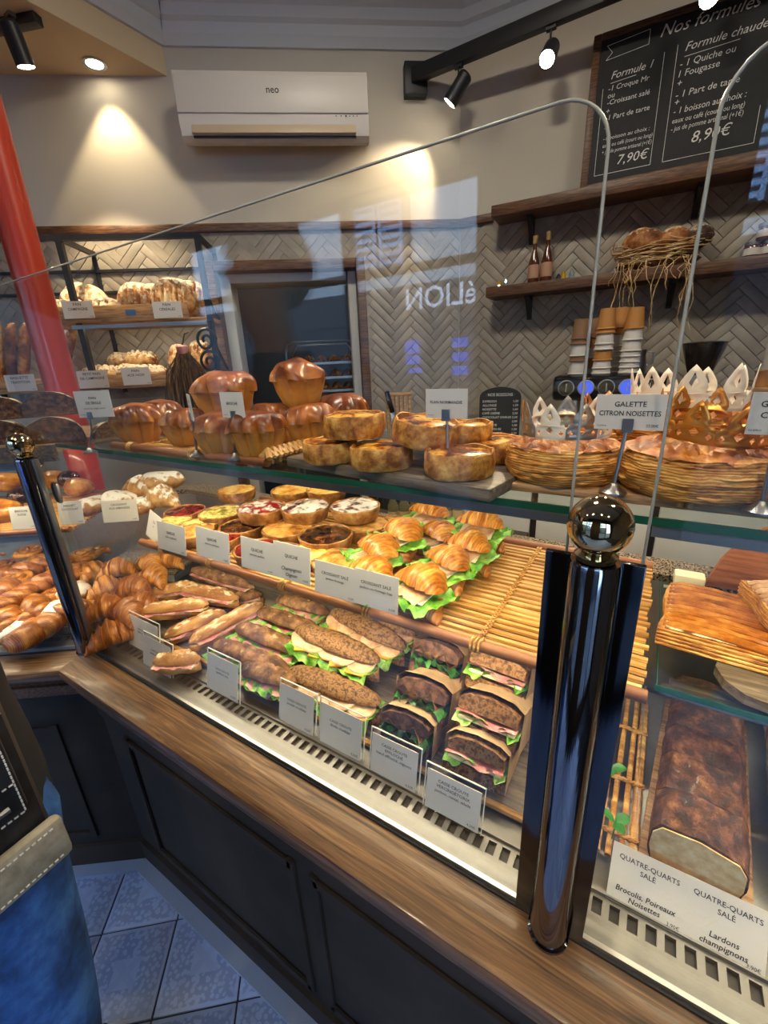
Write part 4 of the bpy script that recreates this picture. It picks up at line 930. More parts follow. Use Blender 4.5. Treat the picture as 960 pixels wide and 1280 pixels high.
def make_square_sandwich(kind='ham', seed=0, W=.082, D=.12):
    """dark bread sandwich in a kraft sleeve: cut face towards -Y"""
    t = thing('wrapped_sandwich', 'sandwich', 'sandwich'); H = .021
    def sl(z, top):
        prof_ = [(-W/2,0),(-W/2+.004,-.001),(W/2-.004,-.001),(W/2,0),(W/2,H*.55),(W/2-.012,H*.95),(0,H*1.12),(-W/2+.012,H*.95),(-W/2,H*.55)] if top else [(-W/2,0),(W/2,0),(W/2,H*.9),(-W/2,H*.9)]
        if not top: prof_ = [(-W/2+.006,0),(W/2-.006,0),(W/2,.006),(W/2,H*.9),(W/4,H),(0,H*.95),(-W/4,H),(-W/2,H*.9),(-W/2,.006)]
        m = MB(); ys = [-D/2, -D/2+.004, -D/4, 0, D/4, D/2]
        m.loft([[Vector((x*(.985 if k == 0 else 1), y, zz+z)) for x, zz in prof_] for k, y in enumerate(ys)], True); m.jitter(.0016, 90, seed+z*100); return m
    sl(.003, False).build('bread_slice', MT['cereal'] if kind == 'ham' else MT['ryecrumb'], t)
    sl(.003+H+.018, True).build('bread_slice', MT['cereal'] if kind == 'ham' else MT['ryecrumb'], t)
    if kind == 'ham':
        ruffle(W*1.06, D*1.02, H+.012, .011, 75, 30, 10, seed, .004).build('lettuce', MT['lettuce'], t, (0,-.004,0))
        ruffle(W*1.0, D*1.02, H+.018, .004, 30, 16, 8, seed+3, .003).build('ham_slice', MT['ham'], t, (0,-.005,0))
        slab(W*.95, D*.98, .004, H+.009, 0, cy=-.003).build('cheese_slice', MT['cheese'], t)
    else:
        ruffle(W*1.0, D*1.02, H+.009, .012, 85, 30, 10, seed, .006).build('salad_leaves', MT['rocket'], t, (0,-.005,0))
        ruffle(W*.9, D, H+.018, .008, 90, 24, 10, seed+3, .0).build('pulled_meat', MT['rustic'], t, (0,-.004,0))
    hh = 2*H+.024; g = .0025
    pr = [(-W/2-g,-.0005),(-W/2-g,hh-.012),(-W/2+.010,hh-.001),(0,hh+g),(W/2-.010,hh-.001),(W/2+g,hh-.012),(W/2+g,-.0005)]
    m = MB(); y0 = -D/2+.004; ys = [y0, y0+.03, 0.03, D/2+.004]
    m.loft([[Vector((x+(.002*mnoise.noise(Vector((x*50,k,seed))) ), y+(.012*mnoise.noise(Vector((x*30, seed*3, 1))) if k == 0 else 0), z+(.005 if k == 0 and z > .01 else 0))) for x, z in [(x_*(1.05 if k == 0 else 1), z_) for x_, z_ in pr]] for k, y in enumerate(ys)], False, False)
    m.build('kraft_sleeve', MT['kraft'], t); return t
def make_swirl(mat='croissant', r=.042, seed=0, fillmat='quiche', name='swirl_pastry'):
    t = thing(name, 'swirl', 'pastry'); P = []; rs = []
    N_ = 60
    for i in range(N_+1):
        u = i/N_; a = u*2*PI*2.6+seed; rad = r*(1-.86*u); P.append((rad*math.cos(a), rad*math.sin(a), .014+.012*u)); rs.append(.0095*(1-.25*u)+.0012*math.sin(i*1.3))
    m = MB(); m.tube(P, rs, 9); m.jitter(.0022, 50, seed, 0); m.build('coil', MT[mat], t)
    m = disc_top(r*.85, .013, .006, 20, 4, .003, 60, seed); m.build('filling', MT[fillmat], t); return t
def make_twist(mat='croissant_d', L_=.12, seed=0, name='twisted_pastry'):
    m = MB()
    for s_ in (0, PI):
        P = []; rs = []
        for i in range(29):
            u = i/28; a = u*2*PI*1.7+s_; e = math.sin(PI*min(max(u,.03),.97))**.5; P.append(((u-.5)*L_, .014*e*math.cos(a), .021+.010*e*math.sin(a))); rs.append(.0175*e)
        m.tube(P, rs, 10)
    m.jitter(.002, 50, seed, 0); return tag(m.build(name, MT[mat]), 'twist', 'pastry')
def make_bun(mat, r=.038, h=.045, seed=0, name='bun', sx=1.2):
    m = MB(); m.sphere((0,0,h*.45), 1, 24, 14, (r*sx, r, h*.55)); m.jitter(.006, 28, seed, 0); return tag(m.build(name, MT[mat]), 'bun', 'pastry')
def make_half_rye(W=.24, D=.09, H=.085, seed=0):
    """half of a big dark loaf, cut face towards -Y"""
    t = thing('rye_bread', 'rye', 'bread'); n = 22
    pr = [(W/2*math.cos(PI*k/n), H*math.sin(PI*k/n)**.75) for k in range(n+1)]+[(-W/2*.9,-.0), (W/2*.9, 0)]
    m = MB(); ys = [(-D/2,1),(-D/2+.01,1.01),(0,.98),(D/4,.88),(D/2,.62)]
    m.loft([[Vector((x*s_, y, z*s_)) for x, z in pr] for y, s_ in ys], True); m.jitter(.005, 25, seed, 0); m.build('crust', MT['ryecrust'], t)
    m = MB(); m.loft([[Vector((x*.955, y, z*.945+.002)) for x, z in pr] for y in (-D/2-.0035, -D/2+.004)], True); m.jitter(.0016, 90, seed); m.build('cut_face', MT['ryecrumb'], t); return t
def make_round_loaf(mat, L_=.2, W=.13, H=.1, seed=0, name='country_loaf', score=3, sdepth=.12, cut=False):
    m = loaf(L_, W, H, 26, 22, .5, .5, .006, 18, seed, score, 0, sdepth); return tag(m.build(name, MT[mat]), 'loaf', 'bread')

# price cards
def card(loc, rz, w, h, lines, label, holder='bar', tilt=10, hand=(), group='price cards', small=None):
    """lines: (text, size) from top; card bottom centre at loc, front towards local -Y"""
    t = thing('price_card', label, 'price card', loc, rz, group); R = Matrix.Rotation(math.radians(-tilt), 4, 'X'); up = 0
    if holder == 'stem':
        up = .052; m = MB(); m.lathe([(.015,0),(.015,.002),(.008,.005),(.004,.010)], 18); m.tube([(0,0,.008),(0,0,up+.008)], .0022, 8); m.box((0,-.001,up+.006), (.011,.004,.016)); m.build('chrome_stand', MT['steel_d'], t)
    if holder == 'acrylic':
        m = MB(); m.bbox((0,.0026,h/2+.004), (w+.008,.002,h+.010), .0006); m.xf(R); m.bbox((0,.018,.001), (w+.008,.036,.002), .0006); m.build('acrylic_stand', MT['acrylic'], t, smooth=False); up = .003
        m = MB(); W2 = w/2+.0045
        for c_, d_ in (((-W2,.0026,h/2+.005),(.0012,.0024,h+.012)), ((W2,.0026,h/2+.005),(.0012,.0024,h+.012)), ((0,.0026,h+.0105),(W2*2,.0024,.0012))): m.box(c_, d_)
        m.xf(R); m.build('acrylic_edge', MT['glass_e2'], t, smooth=False)
    T = Matrix.Translation((0,0,up)) @ R
    m = MB(); m.box((0,0,h/2), (w,.0012,h)); m.xf(T); m.build('card', MT['card'], t, smooth=False)
    m = MB(); z = h*.80 if len(lines) > 1 else h*.66
    for s_, sz in lines: text_on(m, s_, sz*1.12, 0, z, -.0009, maxw=w*.88, bold=.012); z -= sz*1.35
    if small:
        text_on(m, small, h*.1, 0, max(z, h*.22) if hand else z, -.0009, maxw=w*.8, bold=.012)
    text_on(m, '3,90€' if hand and len(lines) > 1 else '4,50€', h*.085, w*.45, h*.09, -.0009, align='R')
    m.xf(T); m.build('printed_text', MT['ink'], t, smooth=False)
    if hand:
        m = MB()
        for s_, sz, zz in hand: text_on(m, s_, sz, 0, zz, -.0011, shear=.2, bold=.012, rot=.04, maxw=w*.92)
        m.xf(T); m.build('handwriting', MT['ink_hand'], t, smooth=False)
    return t
# rattan trays: every rod is a piece
def rattan_tray(label, x0, x1, y0, y1, z, pitch, rod_r, bar_r, binds, loc=(0,0,0), rz=0, end_braid=False, bar_mat='rattan_d'):
    t = thing('rattan_tray', label, 'tray', loc, rz)
    m = MB(); m.tube([(x0-.004, y0, z+bar_r), (x1+.004, y0, z+bar_r)], bar_r, 12); m.build('front_bar', MT[bar_mat], t)
    m = MB(); m.tube([(x0, y1, z+bar_r), (x1, y1, z+bar_r)], bar_r, 12); m.build('rear_bar', MT[bar_mat], t)
    me = None; y = y0+bar_r+pitch*.6
    while y < y1-bar_r:
        if me is None: m = MB(); m.tube([(x0+k*(x1-x0)/6, 0, .0006*math.sin(k*2)) for k in range(7)], rod_r, 7); me = m.mesh('rod', MT['rattan'])
        o = bpy.data.objects.new('rod', me); COL.objects.link(o); o.parent = t; o.location = (random.uniform(-.003,.003), y, z+rod_r+random.uniform(0,.001)); y += pitch
    for bx in binds:
        m = MB(); ww = .004
        for s_ in (-1, 1):
            P = []; k = 0; yy = y0+bar_r
            while yy < y1-bar_r: P.append((bx+s_*ww*math.cos(k*PI), yy, z+rod_r*2+.0012+(.0012 if k % 2 else 0))); yy += pitch*.5; k += 1
            m.tube(P, .0016, 5)
        for q in (-.006, 0, .006): m.tube([(bx+q+.001*math.cos(a), y0+(bar_r+.0016)*math.cos(a), z+bar_r+(bar_r+.0016)*math.sin(a)) for a in [2*PI*k/14 for k in range(15)]], .0018, 5)
        m.build('binding', MT['rattan'], t)
    if end_braid:
        m = MB(); n = int((y1-y0)/.012)
        for k in range(n):
            yy = y0+(y1-y0)*k/n
            for s_ in (-1, 1): m.tube([(x1-.010*s_, yy, z+.014), (x1+.0*s_, yy+.008, z+.026), (x1+.010*s_, yy+.016, z+.014)], .0055, 6)
        m.build('braided_end', MT['rattan'], t)
    return t
# ================================================================== TOP SHELF
TS_ = TZ+.008
ORD = ['first', 'second', 'third', 'fourth', 'fifth', 'sixth', 'seventh', 'eighth', 'ninth', 'tenth', 'eleventh', 'twelfth']
def base_at(px, py, z, back=0): p = at_z(px, py, z); d = Vector((p.x, p.y, 0)).normalized(); return p + d*back
rattan_tray('rattan tray under the brioches on the glass top shelf', -1.0, -.535, .484, .80, TS_, .017, .004, .008, (-.93, -.72), end_braid=True)
bz = TS_+.009
BR = make_brioche(.05, .078, 10, seed=1); BR2 = make_brioche(.05, .074, 9, seed=4); BR3 = make_brioche(.05, .085, 7, lump=.013, seed=9)
gb = 'brioches on the top shelf'
put(BR, base_at(327, 577, bz, .05), .3, 'plump glazed brioche with fluted sides, front right of the rattan tray', gb)
put(BR2, base_at(281, 573, bz, .058), 1.1, 'dark glazed brioche just behind the white brioche card', gb)
put(BR, base_at(236, 560, bz, .055), 2.0, 'paler fluted brioche half hidden behind the tilted card', gb, s=.95)
put(BR2, base_at(178, 556, bz, .055), .6, 'dark brioche at the left end of the rattan tray', gb, s=1.12)
put(BR, base_at(390, 566, bz, .075), 2.7, 'brioche beside the flans at the right of the brioche pile', gb, s=1.0)
put(BR3, base_at(383, 566, bz, .16)+Vector((0,0,.066)), .9, 'topmost lumpy brioche crowning the pile', gb, s=1.08)
put(BR2, base_at(292, 566, bz, .17)+Vector((0,0,.045)), 1.9, 'large shiny brioche at the back behind the white brioche card', gb, s=1.3)
put(BR2, base_at(432, 566, bz, .22), 2.9, 'dark low brioche behind the stacked flans', gb, s=1.15)
put(BR2, base_at(208, 556, bz, .19), .2, 'dark brioche in the back row at left of the pile', gb, s=1.1)
put(BR, base_at(345, 570, bz, .16), 1.2, 'brioche in the back row carrying the topmost one', gb, s=1.0)
# flans on their board
fb = thing('flan_board', 'grey brown wooden board under the flans', 'board', (-.312, .568, TS_), math.radians(-8))
m = MB(); m.bbox((0,0,.008), (.36,.19,.016), .003); m.build('plank', MT['wood_dark'], fb)
fz = TS_+.0165
FL = make_flan(.044, .030, 1); FL2 = make_flan(.044, .030, 5); gf = 'custard flans on the top shelf'
f5 = base_at(415, 583, fz, .045); f3 = base_at(478, 592, fz, .045); f1 = base_at(573, 604, fz, .045)
put(FL, f1, .3, 'custard flan standing alone at the front right of the board', gf)
put(FL2, f3, 1.2, 'lower custard flan at the middle of the board', gf); put(FL, f5, 2.2, 'lower custard flan at the left end of the board', gf, s=.98)
p = (f3+f5)/2; put(FL2, (f5+f3)*.5+Vector((-.012,.02,.036)), 2.9, 'upper custard flan resting on the two left flans', gf, s=1.04)
q = (f3+f1)*.5; put(FL, Vector((f3.x+.05, f3.y+.032, fz+.030)), .8, 'tilted custard flan leaning on the middle flan', gf, rx=.12, ry=.1, s=1.05)
put(FL2, Vector((f3.x+.03, f3.y+.115, fz+.012)), 1.8, 'custard flan in the back row behind the tilted flan', gf)
put(FL, Vector((f1.x-.035, f1.y+.095, fz+.02)), .1, 'custard flan directly behind the flan sign', gf)
put(FL2, base_at(616, 583, fz, .05), 2.2, 'custard flan at the right end of the board beside the galette', gf, s=.95)
# galettes
gt = thing('galette_board', 'long brown board with ribbed edge under the galettes', 'board', (.13, .585, TS_), 0)
m = MB(); m.bbox((0,0,.005), (.62,.16,.010), .002); m.build('plank', MT['wood_board'], gt)
for x in (-.29, -.10, .02, .2): m = MB(); m.tube([(x,-.084,.004),(x,-.082,.013),(x,-.05,.013)], .003, 6); m.tube([(x+.008,-.084,.004),(x+.008,-.082,.013),(x+.008,-.05,.013)], .003, 6); m.build('cane_binding', MT['rattan'], gt)
gz = TS_+.0105
GA = make_galette(.066, .050, 1); GB = make_galette(.074, .052, 6); gg = 'galettes on the top shelf'
g1 = base_at(700, 611, gz, .066); g2 = base_at(862, 633, gz, .078)
put(GA, g1, .4, 'round puff pastry galette at left under the silver paper crown', gg)
put(GB, g2, 1.2, 'large puff pastry galette at the front beside the lemon hazelnut sign', gg, s=1.02)
put(GA, Vector((g2.x-.02, g2.y+.115, gz+.022)), 2.0, 'puff pastry galette behind, wearing the tall cream crown', gg, s=1.1)
put(GB, base_at(975, 628, gz, .07), .2, 'puff pastry galette cut by the right edge of the picture', gg, s=.95)
put(GA, Vector((g1.x+.03, g1.y+.135, gz)), 1.0, 'puff pastry galette in the back behind the sign stem', gg)
# paper crowns
def make_crown(r, h, n, mat, name='party_crown'):
    cu = bpy.data.curves.new('c', 'CURVE'); cu.dimensions = '2D'; cu.fill_mode = 'BOTH'
    def spl(pts):
        s = cu.splines.new('POLY'); s.points.add(len(pts)-1); s.use_cyclic_u = True
        for p_, q_ in zip(s.points, pts): p_.co = (q_[0], q_[1], 0, 1)
    W = 2*PI*r/n
    out = [(0,0),(W*.25,0),(W*.5,0),(W*.75,0),(W,0),(W,h*.3),(W*.93,h*.42),(W*.80,h*.40),(W*.83,h*.52),(W*.78,h*.66),(W*.62,h*.88),(W*.5,h),(W*.38,h*.88),(W*.22,h*.66),(W*.17,h*.52),(W*.20,h*.40),(W*.07,h*.42),(0,h*.3)]
    spl(out); spl([(W*.5,h*.5),(W*.60,h*.62),(W*.5,h*.84),(W*.40,h*.62)]); spl([(W*.5,h*.15),(W*.62,h*.26),(W*.5,h*.38),(W*.38,h*.26)]); spl([(W*.14,h*.10),(W*.22,h*.18),(W*.14,h*.27),(W*.07,h*.18)]); spl([(W*.86,h*.10),(W*.93,h*.18),(W*.86,h*.27),(W*.78,h*.18)])
    o = bpy.data.objects.new('c', cu); me = bpy.data.meshes.new_from_object(o); V = [v.co.copy() for v in me.vertices]; F = [tuple(p_.vertices) for p_ in me.polygons]
    bpy.data.objects.remove(o); bpy.data.meshes.remove(me); bpy.data.curves.remove(cu)
    t = thing(name, 'crown', 'paper crown')
    for k in range(n):
        P = []
        for v in V: a = (v.x+k*W)/r; rr_ = r*(1+.06*v.y/h); P.append((rr_*math.cos(a), rr_*math.sin(a), v.y))
        m = MB(); m.add(P, F); o = m.build('crown_point', mat[k % len(mat)], t); md = o.modifiers.new('thick', 'SOLIDIFY'); md.thickness = .0006
    return t
c = make_crown(.050, .040, 9, [MT['silver_card'], MT['cream_card'], MT['silver_card'], MT['cream_card'], MT['gold_card']]); c.location = (g1.x, g1.y+.0, gz+.052); tag(c, 'silver and cream paper crown standing on the left galette', 'paper crown', 'paper galette crowns')
c = make_crown(.052, .042, 9, [MT['gold_card']]); c.location = (g2.x+.006, g2.y+.005, gz+.056); c.rotation_euler = (.1, .06, .5); tag(c, 'shiny gold paper crown lying on the large front galette', 'paper crown', 'paper galette crowns')
c = make_crown(.062, .052, 9, [MT['cream_card']]); c.location = (g2.x-.016, g2.y+.115, gz+.070); c.rotation_euler = (-.06, .0, .2); tag(c, 'tall cream paper crown on the galette at the back right', 'paper crown', 'paper galette crowns')
c = make_crown(.046, .040, 8, [MT['copper_card']]); c.location = (g1.x+.045, g1.y+.14, gz+.048); c.rotation_euler = (0,0,.8); tag(c, 'copper paper crown behind the lemon hazelnut sign', 'paper crown', 'paper galette crowns')
# cards on stems
def card_px(x0, y0, x1, y1, ht, plane, lines, label, pl='y', **kw):
    """card from the pixels of its lower corners; ht = its pixel height; plane = distance of the plane it stands in"""
    f = {'y': at_y, 'l': at_l, 'b': at_b}[pl]
    if plane is None: plane = max(GY+.022, at_z((x0+x1)/2, (y0+y1)/2, LZ+.010).y)
    A, B_ = f(x0, y0, plane), f(x1, y1, plane); T = f((x0+x1)/2, (y0+y1)/2-ht, plane); mid = (A+B_)/2; d = B_-A
    rz = math.atan2(d.y, d.x) if pl != 'y' else 0
    w_ = Vector((d.x, d.y)).length; h_ = T.z-mid.z
    if kw.get('lift'): mid.z -= kw.pop('lift')
    return card(mid, rz+kw.pop('yaw', 0), w_, h_, lines, label, **kw)
def stem_card(x0, x1, ytop, ybot, foot, lines, label, yaw=0, sm=None):
    f = at_z(foot[0], foot[1], foot[2]); A, B_, T, Bt = at_y(x0, ybot, f.y), at_y(x1, ybot, f.y), at_y((x0+x1)/2, ytop, f.y), at_y((x0+x1)/2, ybot, f.y)
    w_ = B_.x-A.x; h_ = T.z-Bt.z; w_ = min(w_, h_*(x1-x0)/(ybot-ytop)*1.05); t = thing('price_card', label, 'price card', f, yaw, 'cards on chrome stands'); z0 = Bt.z-f.z; xm = (A.x+B_.x)/2-f.x
    m = MB(); m.lathe([(.0135,0),(.0135,.002),(.007,.006),(.0035,.011)], 20); m.tube([(0,0,.008),(xm*.4,.001,z0*.6),(xm*.6 if abs(xm) > .02 else xm,.002,z0+.008)], .0019, 8); m.box((xm*.6 if abs(xm) > .02 else xm,-.001,z0+.004), (.010,.0035,.014)); m.build('chrome_stand', MT['steel_d'], t)
    m = MB(); m.box((xm, 0, z0+h_/2), (w_,.0012,h_)); m.build('card', MT['card'], t, smooth=False)
    m = MB(); z = z0+h_*(.72 if len(lines) > 1 else .55)
    for s_, sz in lines: text_on(m, s_, h_*sz, xm, z, -.0009, maxw=w_*.88, bold=.012); z -= h_*sz*1.3
    if sm: text_on(m, sm, h_*.1, xm, z-h_*.02, -.0009, maxw=w_*.8)
    text_on(m, '22,00€', h_*.11, xm+w_*.43, z0+h_*.12, -.0009, align='R') if 'GALETTE' in lines[0][0] else None
    text_on(m, 'La pièce', h_*.075, xm-w_*.45, z0+h_*.11, -.0009, align='L')
    m.build('printed_text', MT['ink'], t, smooth=False); return t
stem_card(742, 829, 493, 537, (766, 616, gz), [('GALETTE', .2), ('CITRON NOISETTES', .2)], 'white card reading galette citron noisettes on a chrome stem')
stem_card(930, 1012, 490, 544, (950, 640, gz), [('GALETTE', .2), ('CITRON', .2)], 'white card on a chrome stem cut by the right picture edge')
stem_card(531, 586, 486, 523, (560, 590, fz), [('FLAN NORMANDIE', .14)], 'white flan card on a chrome stem above the flans')
stem_card(273, 314, 490, 522, (295, 574, bz), [('BRIOCHE', .16)], 'upright white brioche card in front of the brioches')
stem_card(236, 267, 492, 524, (247, 570, bz), [('MINI', .16), ('BRIOCHE', .16)], 'tilted white brioche card left of the upright one', yaw=-.5)
# dark rye halves on the left shelf
RY = make_half_rye(.13, .07, .062, 2); lz = TZ+.0065; gr_ = 'cut dark rye breads on the left shelf'
def lput(px, py, off, z): p = at_l(px, py, off); return Vector((p.x, p.y, z))
y1_ = lput(75, 560, .12, lz); put(RY, y1_, 1.05, 'cut dark rye half lying lowest in the middle', gr_, s=1.0)
put(RY, y1_+Vector((-.03,.02,.062)), 1.1, 'cut dark rye half on top of the lowest one', gr_, s=.95)
put(RY, y1_-LU*.12+Vector((-.02,.0,0)), 1.0, 'cut dark rye half at the left picture edge, below', gr_, s=.95)
put(RY, y1_-LU*.12+Vector((-.04,.02,.058)), 1.05, 'cut dark rye half at the left picture edge, above', gr_, s=.9)
put(RY, y1_+LU*.085+Vector((0,.04,0)), LA+.9, 'small paler rye piece beside the rattan tray', gr_, s=.62)
t = stem_card(90, 136, 489, 523, (113, 566, lz), [('PAIN', .14), ('DE SEIGLE', .14)], 'white rye bread card on a chrome stem at left', yaw=.5, sm='farine de seigle, levain')

# ================================================================== MIDDLE SHELF
MS = 1.104
rattan_tray('long rattan tray shelf with round front bar in the middle of the display case', -1.02, .03, .502, .885, MS, .0152, .0045, .0085, (-.93, -.76, -.55, -.36, -.175))
ms = MS+.010
gq = 'quiches and tartlets on the rattan shelf'
TA = {k: make_tart(k, .046, .024, i) for i, k in enumerate(('jamred_sugar','jam_sugar','choco','quiche','quiche_green','quiche_brown','jam'))}
def tput(kind, px, py, lay, label, s=1.0, dz=0, rx=0, ry=0):
    s *= 1.16; z = ms+max(lay,0)*.029*1.0+dz; p = at_z(px, py, z+.022*s); put(TA[kind], Vector((p.x, p.y, z)), random.uniform(0,6), label, gq, rx=rx, ry=ry, s=s)
tput('jam', 231, 639, 0, 'open jam tartlet at the left end of the quiche rows', 1.0)
tput('quiche_green', 276, 641, .3, 'pale green leek quiche beside the jam tartlet', 1.05)
tput('jamred_sugar', 327, 635, 1.15, 'red berry tartlet with a dusting of sugar, upper layer', 1.1)
tput('jam_sugar', 381, 634, 1.15, 'dark plum tartlet dusted with sugar, upper layer middle', 1.12)
tput('jam_sugar', 444, 633, 1.4, 'plum tartlet thick with white sugar, upper layer right', 1.1)
tput('choco', 302, 658, 0, 'dark glossy tartlet in the lower layer at left', 1.0)
tput('quiche_brown', 360, 661, .1, 'browned quiche in the lower layer under the plum tartlet', 1.1)
tput('choco', 407, 669, .25, 'shiny dark mushroom quiche at the front of the lower layer', 1.12)
tput('quiche_brown', 455, 655, 0, 'browned quiche under the white sugared tartlet', 1.12)
tput('quiche', 296, 613, .6, 'golden puffed quiche at the back left', 1.05); tput('quiche', 364, 613, .5, 'yellow quiche at the back middle', 1.1); tput('quiche', 408, 612, .5, 'yellow quiche at the back right', 1.1)
tput('jam', 322, 686, -.1, 'dark red tartlet behind the quiche cards', .95); tput('choco', 352, 692, -.1, 'dark tartlet behind the handwritten quiche card', .95); tput('quiche_brown', 240, 665, -.1, 'browned quiche behind the left quiche card', .95)
tput('jam', 275, 672, -.1, 'dark jam tartlet behind the middle quiche card', .9); tput('quiche_brown', 420, 700, -.1, 'browned quiche at the front behind the croissant cards', .95); tput('quiche_brown', 482, 655, 0, 'browned quiche at the right end of the quiche rows', .95); tput('quiche', 390, 690, -.1, 'golden quiche behind the first croissant card', .95)
for i, (px, py) in enumerate(((215, 652), (250, 655))): tput('quiche_green', px, py, -.2, 'flat green quiche at the left, %s' % ('outer one','inner one')[i], .9)
CS = make_croissant_sandwich(2); CS2 = make_croissant_sandwich(8); gc = 'filled croissants on the rattan shelf'
def cput(pr_, px, py, dz, rz, label, s=1.0): p = at_z(px, py, ms+dz); put(pr_, p, rz, label, gc, s=s)
cput(CS, 524, 757, 0, -.35, 'filled croissant at the very front above the rattan bar', 1.05)
cput(CS2, 556, 727, .008, -.5, 'filled croissant second from the front', 1.0)
cput(CS, 583, 707, .012, -.2, 'filled croissant leaning at the right of the pile', 1.0)
cput(CS2, 598, 680, .02, -.1, 'filled croissant farthest right with frilly lettuce', 1.1)
cput(CS, 500, 690, .02, -.6, 'filled croissant in the middle of the pile', 1.05)
cput(CS2, 535, 663, .022, -.2, 'filled croissant at the back below the glass shelf', 1.05)
cput(CS, 470, 712, .006, -.5, 'filled croissant beside the mushroom quiche', 1.05)
cput(CS2, 462, 742, 0, -.3, 'filled croissant behind the croissant cards', 1.0)
cput(CS2, 545, 690, .0, -.6, 'filled croissant low in the centre of the pile', 1.0)
g2_ = 'price cards hung on the rattan bar'
MY = .489
card_px(200, 690, 232, 690, 32, MY, [('QUICHE', .0075)], 'white quiche card hung at the left end of the rattan bar', small='chèvre épinards', tilt=8, group=g2_)
card_px(176, 677, 204, 672, 29, .52, [('PIZZA', .007)], 'white card half hidden at the far left of the rattan bar', small='part', tilt=20, group=g2_, yaw=-.3)
card_px(247, 696, 287, 703, 34, MY, [('QUICHE', .0075)], 'white quiche card second from the left on the rattan bar', small='saumon poireaux', tilt=8, group=g2_)
card_px(303, 711, 343, 717, 36, MY, [('QUICHE', .0075)], 'white quiche card left of the handwritten one', small='lorraine jambon', tilt=8, group=g2_)
card_px(343, 720, 388, 732, 42, MY, [('QUICHE', .0075)], 'quiche card with handwritten mushroom and onion', hand=(('Champignon', .0095, .021), ('Oignon', .0095, .010)), tilt=8, group=g2_)
card_px(394, 741, 445, 752, 38, MY, [('CROISSANT SALÉ', .0065)], 'left one of the two croissant cards on the bar', small='jambon fromage', tilt=8, group=g2_)
card_px(443, 752, 497, 770, 42, MY, [('CROISSANT SALÉ', .0065)], 'right one of the two croissant cards on the bar', small='jambon cru fromage frais', tilt=8, group=g2_)
# jars behind the croissants
MT['jar_g'] = plain('green_brown_glass', '#5f5a3c', .15, coat=.6); MT['jar_lab'] = plain('tan_label', '#b89c66', .6)
pj = None
for k in range(7):
    p = at_y(492+k*13.5, 652, 1.30); loc = Vector((p.x, 1.30, 1.0))
    if pj is None:
        pj = thing('small_bottle', 'b', 'bottle', loc); m = MB(); m.lathe([(.016,0),(.0175,.003),(.0175,.07),(.009,.09),(.009,.11)], 16); m.build('glass_body', MT['jar_g'], pj); m = MB(); m.lathe([(.0178,.02),(.0178,.055)], 16, cap=False); m.build('label', MT['jar_lab'], pj)
    z_ = at_y(492+k*13.5, 656, 1.30).z
    put(pj, Vector((p.x, 1.30, z_-.005)), 0, '%s small bottle from the left in the row behind the filled croissants' % ORD[k], 'small bottles behind the counter', s=1.15)
zs = at_y(530, 656, 1.30).z-.006
bs = thing('bottle_stand', 'dark low stand behind the croissants under the row of bottles', 'stand', (-.62, 1.32, 0)); m = MB(); m.box((0, 0, zs/2), (.6, .16, zs)); m.build('body', MT['panel'], bs, smooth=False)
# left end of the middle shelf: sugared pastries
lt_ = rattan_tray('rattan tray under the sugared pastries of the left display case', -.75, -.02, .085, .42, MS, .0165, .0045, .0085, (-.08, -.5), (PL.x, PL.y, 0), LA)
DU = make_croissant('dusted', .13, .034, 3, .02, 'almond_croissant'); DB = make_bun('dusted', .045, .05, 4, 'sugared_bun'); gd = 'sugar dusted pastries'
def zput(pr_, px, py, z, rz, label, group, s=1, **kw): p = at_z(px, py, z); return put(pr_, p, rz, label, group, s=s, **kw)
zput(DU, 205, 633, ms+.01, .4, 'sugar dusted almond croissant nearest the quiches', gd); zput(DU, 178, 620, ms+.02, .2, 'sugar dusted almond croissant behind the sugared heap', gd); zput(DB, 152, 635, ms, .2, 'sugared almond bun above the white card', gd, 1.1); zput(DB, 205, 612, ms+.03, 1, 'large sugared bun at the top of the heap', gd, 1.25)
zput(DB, 118, 640, ms, 2, 'flaky sugared bun between two cards', gd, 1.0); zput(DB, 180, 640, ms, 2.2, 'sugared bun at the front of the heap', gd, .95)
BN_ = make_bun('brioche_side', .04, .055, 7, 'pear_brioche'); zput(BN_, 101, 618, ms+.005, .5, 'golden apple shaped bun left of the sugared heap', 'golden buns', 1.0)
zput(BN_, 12, 612, ms+.01, 1.5, 'golden bun at the left edge behind the post', 'golden buns', 1.1); zput(BN_, 8, 650, ms, .5, 'golden bun low at the left edge', 'golden buns', 1.1); zput(BN_, 72, 608, ms+.02, .9, 'golden bun deep behind the left post', 'golden buns')
CB = make_bun('choco', .03, .05, 2, 'chocolate_muffin'); zput(CB, 27, 628, ms, .5, 'dark chocolate muffin left of the post', 'chocolate muffins'); zput(CB, 88, 606, ms+.03, .5, 'dark chocolate muffin at the back', 'chocolate muffins')
def lcard(x0, y0, x1, y1, ht, off, lines, label, **kw): return card_px(x0, y0, x1, y1, ht, off, lines, label, pl='l', **kw)
lcard(130, 653, 174, 651, 26, .085, [('CROISSANT', .007), ('AUX AMANDES', .007)], 'white almond croissant card below the sugared heap', group='cards of the left display case')
lcard(76, 656, 106, 654, 28, .085, [('BEIGNET', .007), ('CHOCOLAT', .007)], 'white card right behind the left post', group='cards of the left display case')
lcard(16, 662, 46, 660, 27, .085, [('BRIOCHE', .007), ('SUISSE', .007)], 'white card left of the left post, upper shelf', group='cards of the left display case')

